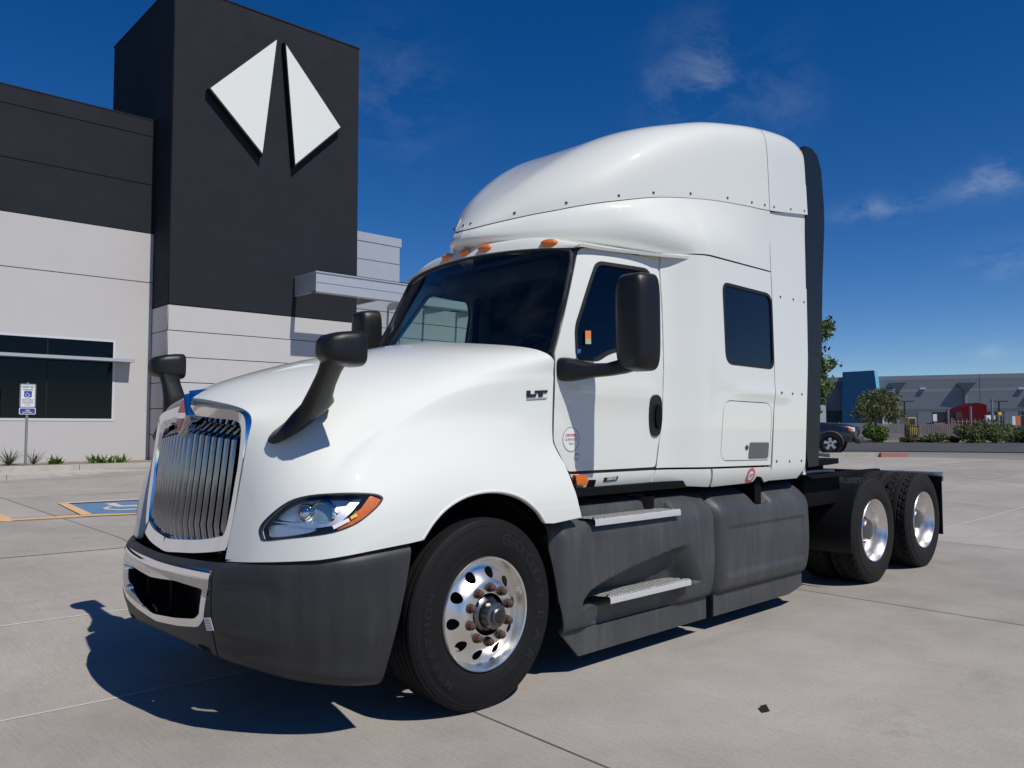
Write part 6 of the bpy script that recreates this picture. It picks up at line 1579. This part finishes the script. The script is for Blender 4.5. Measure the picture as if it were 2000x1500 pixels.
# ---- fences
def slat_fence(px0, px1, d0, d1, h, label, matn='fence_grey', pitch=.14, gapf=.18, top=True, posts=2.4, width=None):
    A = dpt(px0, d0); B = dpt(px1, d1); L = np.linalg.norm((B-A)[:2]); rz = math.atan2(B[1]-A[1], B[0]-A[0]); t = empty('fence', label, 'fence', tuple(A), rz)
    m = MB(); n = int(L/pitch)
    for k in range(n): m.box((pitch*(k+.5), 0, h/2), (width or pitch*(1-gapf), .03, h))
    o = m.build('slats', matn, t); o['kind'] = 'stuff'
    for z in (.25*h, .88*h): MB().box((L/2, .04, z), (L, .045, .06)).build('rail', matn, t)
    for x in np.arange(0, L+.1, posts): MB().box((x, .05, h*.52), (.09, .09, h*1.06)).build('post', matn, t)
    return t
slat_fence(1640, 1705, 63.6, 62.6, 1.40, 'low grey slat fence behind the bright green bush'); slat_fence(1715, 1768, 62.4, 61.6, 1.35, 'low grey slat fence panel beside the dark gate')
slat_fence(1795, 1885, 61.2, 59.8, 1.32, 'low grey slat fence in front of the red truck')
slat_fence(1768, 1797, 62.2, 62.0, 1.25, 'short open dark picket gate between grey fence panels', 'fence_dark', .13, .45); slat_fence(1703, 1716, 62.8, 62.6, 1.35, 'narrow dark gate left of the grey slat panel', 'fence_dark', .12, .3)
slat_fence(1860, 1940, 66, 65, 1.75, 'dark picket fence leaning in front of the red truck', 'fence_steel', .30, .80, posts=3.0)
slat_fence(1938, 2160, 65.0, 62.0, 2.25, 'tall steel picket fence at the right edge', 'fence_steel', .30, .82, posts=2.9)
for px, dp, h, lab in ((1853, 61.0, 2.45, 'leaning grey metal pole by the fence end'), (1897, 60.8, 2.55, 'grey metal pole standing among the hedges'), (1939, 60.0, 3.1, 'tallest grey pole at the start of the steel fence')):
    t = empty('fence_pole', lab, 'pole', tuple(dpt(px, dp))); MB().tube([(0, 0, 0), (.02, 0, h)], .075, 8).build('shaft', 'galvanised', t, angle=60); MB().lathe([(.1, 0), (.1, .06), (0, .08)], (.02, 0, h), 2, 8).build('cap', 'galvanised', t)
for px, dp, h, lab in ((1768, 100, 9.3-.5, 'thin dark twin-arm lamp post beside the olive tree'), (1953, 100, 7.6, 'thin dark twin-arm lamp post behind the steel fence')):
    pt = depth_at(px, 784, dp); t = empty('lamp_post', lab, 'lamp post', tuple(dpt(px, dp))); hh = pt[2]-.5
    MB().tube([(0, 0, 0), (0, 0, hh)], [.14, .10], 8).build('mast', 'wh_dark', t, angle=60)
    MB().box((0, 0, hh), (2.2, .3, .14), np.array(Matrix.Rotation(YAW-math.pi/2, 3, 'Z'))).build('lamp_heads', 'wh_dark', t)
# ---- greenery
tree('mesquite_tree', dpt(1722, 72), 4, [(-2.6, 0, 2.6, 1.3, .75), (-1.4, .2, 3.2, 1.3, .85), (0, 0, 3.5, 1.3, .85), (1.2, .2, 3.0, 1.2, .85), (2.3, 0, 2.3, 1.1, .7), (-.4, .4, 2.7, 1.3, .7), (-3.4, 0, 2.0, .9, .6)], 5200, .15, 'leaf_olive', 'wide olive green tree in front of the blue tower', 11, .13)
tb = dpt(1541, 46); tree('shade_tree', tb, 8, [(.2, 0, 7.4, 1.3, 1.3), (1.0, -1.0, 6.6, 1.0, .95), (.7, -.7, 5.6, .9, .7), (1.0, -1.0, 4.2, 1.15, 1.0), (.9, -.9, 3.1, 1.0, .9), (-.6, .6, 6.0, 1.4, 1.4), (-.5, .4, 4.0, 1.5, 1.4), (.7, -.7, 2.5, .9, .6)], 9000, .16, 'leaf_green', 'leafy green tree half hidden behind the white sleeper', 12, .16)
shrub('round_bush', dpt(1707, 58.5), 1.05, 1.15, 2600, .10, 'leaf_bright', 'bright green round bush in front of the grey fence', 21)
hs = [(1898, 56.6, 1.15, 1.15), (1938, 56.4, 1.1, 1.1), (1972, 58.2, .9, 1.1), (1920, 59.0, 1.1, 1.45), (2003, 56.4, .85, 1.0), (1958, 59.5, .9, 1.25)]
labs = ['round olive hedge nearest the end of the slat fence', 'round olive hedge second from the slat fence', 'smaller hedge bush right of the round hedges', 'taller hedge bush behind the round hedges', 'dark hedge bush at the right edge of the picture', 'hedge bush at the foot of the tall pole']
for (px, dp, rx, rz), lab, k in zip(hs, labs, range(6)): shrub('hedge_bush', dpt(px, dp), rx, rz, 2000, .10, 'leaf_shrub', lab, 30+k, group='bushes along the street')
for px, dp, rx, rz, lab, k in ((1772, 58.6, .6, .32, 'low dry tuft at the foot of the slat fence panel', 1), (1808, 58.2, .8, .42, 'dry bush below the open picket gate', 2), (1835, 58.0, .9, .62, 'grey-green bush below the white notice board', 3), (1868, 57.4, .7, .4, 'low dry bush before the fence end', 4)): shrub('dry_bush', dpt(px, dp), rx, rz, 900, .09, 'leaf_dry' if k in (1, 4) else 'leaf_shrub', lab, 50+k, group='dry bushes by the fence')
# debris on the concrete
deb = at(1492, 1387, 2, 0); t = empty('debris', 'small dark torn scrap lying on the concrete', 'scrap', (deb[0], deb[1], 0))
MB().add([(-.05, -.015, .002), (.0, -.035, .004), (.035, .005, .022), (.045, .03, .008), (.005, .03, .014), (-.02, .005, .018), (0, 0, .028)], [(0, 1, 6, 5), (1, 2, 6), (2, 3, 4, 6), (4, 5, 6), (0, 5, 4, 3, 2, 1)]).build('scrap_sheet', 'rubber', t)

# trees beyond the lot on the sunny side, which the side windows and the chrome mirror
def palm(base, h, label, seed):
    rng = np.random.default_rng(seed); t = empty('palm_tree', label, 'palm', tuple(base))
    MB().tube([(0, 0, 0), (.1, .05, h*.5), (.15, .1, h)], [.26, .2, .17], 8).build('trunk', 'bark', t, angle=60); V = []; F = []
    for i in range(34):
        a = rng.uniform(0, 2*math.pi); up = rng.uniform(R(-35), R(70)); v, f = blade(np.array([.15, .1, h]), np.array([math.cos(a), math.sin(a), 0]), up, rng.uniform(1.5, 2.2), .42, rng, n=6, curl=1.2); k = len(V); V += v; F += [tuple(i_+k for i_ in ff) for ff in f]
    link('fronds', mesh('fronds', V, F), t, 'leaf_olive', kind='stuff')
palm((15.5, -17.0, 0), 7.2, 'tall palm on the sunny side of the lot, mirrored in the door window', 71)
for k, (x, y, h) in enumerate(((24, -24, 5.5), (31, -22, 6.5), (38, -28, 6.0))):
    tree('street_tree', (x, y, .2), h, [(0, 0, h*.72, 2.0, 1.6), (1.3, .3, h*.6, 1.5, 1.2), (-1.3, .5, h*.62, 1.6, 1.2), (.3, -1.2, h*.6, 1.5, 1.2)], 2200, .3, 'leaf_green', ['nearest street tree mirrored low in the sleeper window', 'middle street tree mirrored low in the sleeper window', 'farthest street tree mirrored low in the sleeper window'][k], 80+k, .18, group='trees on the sunny side')
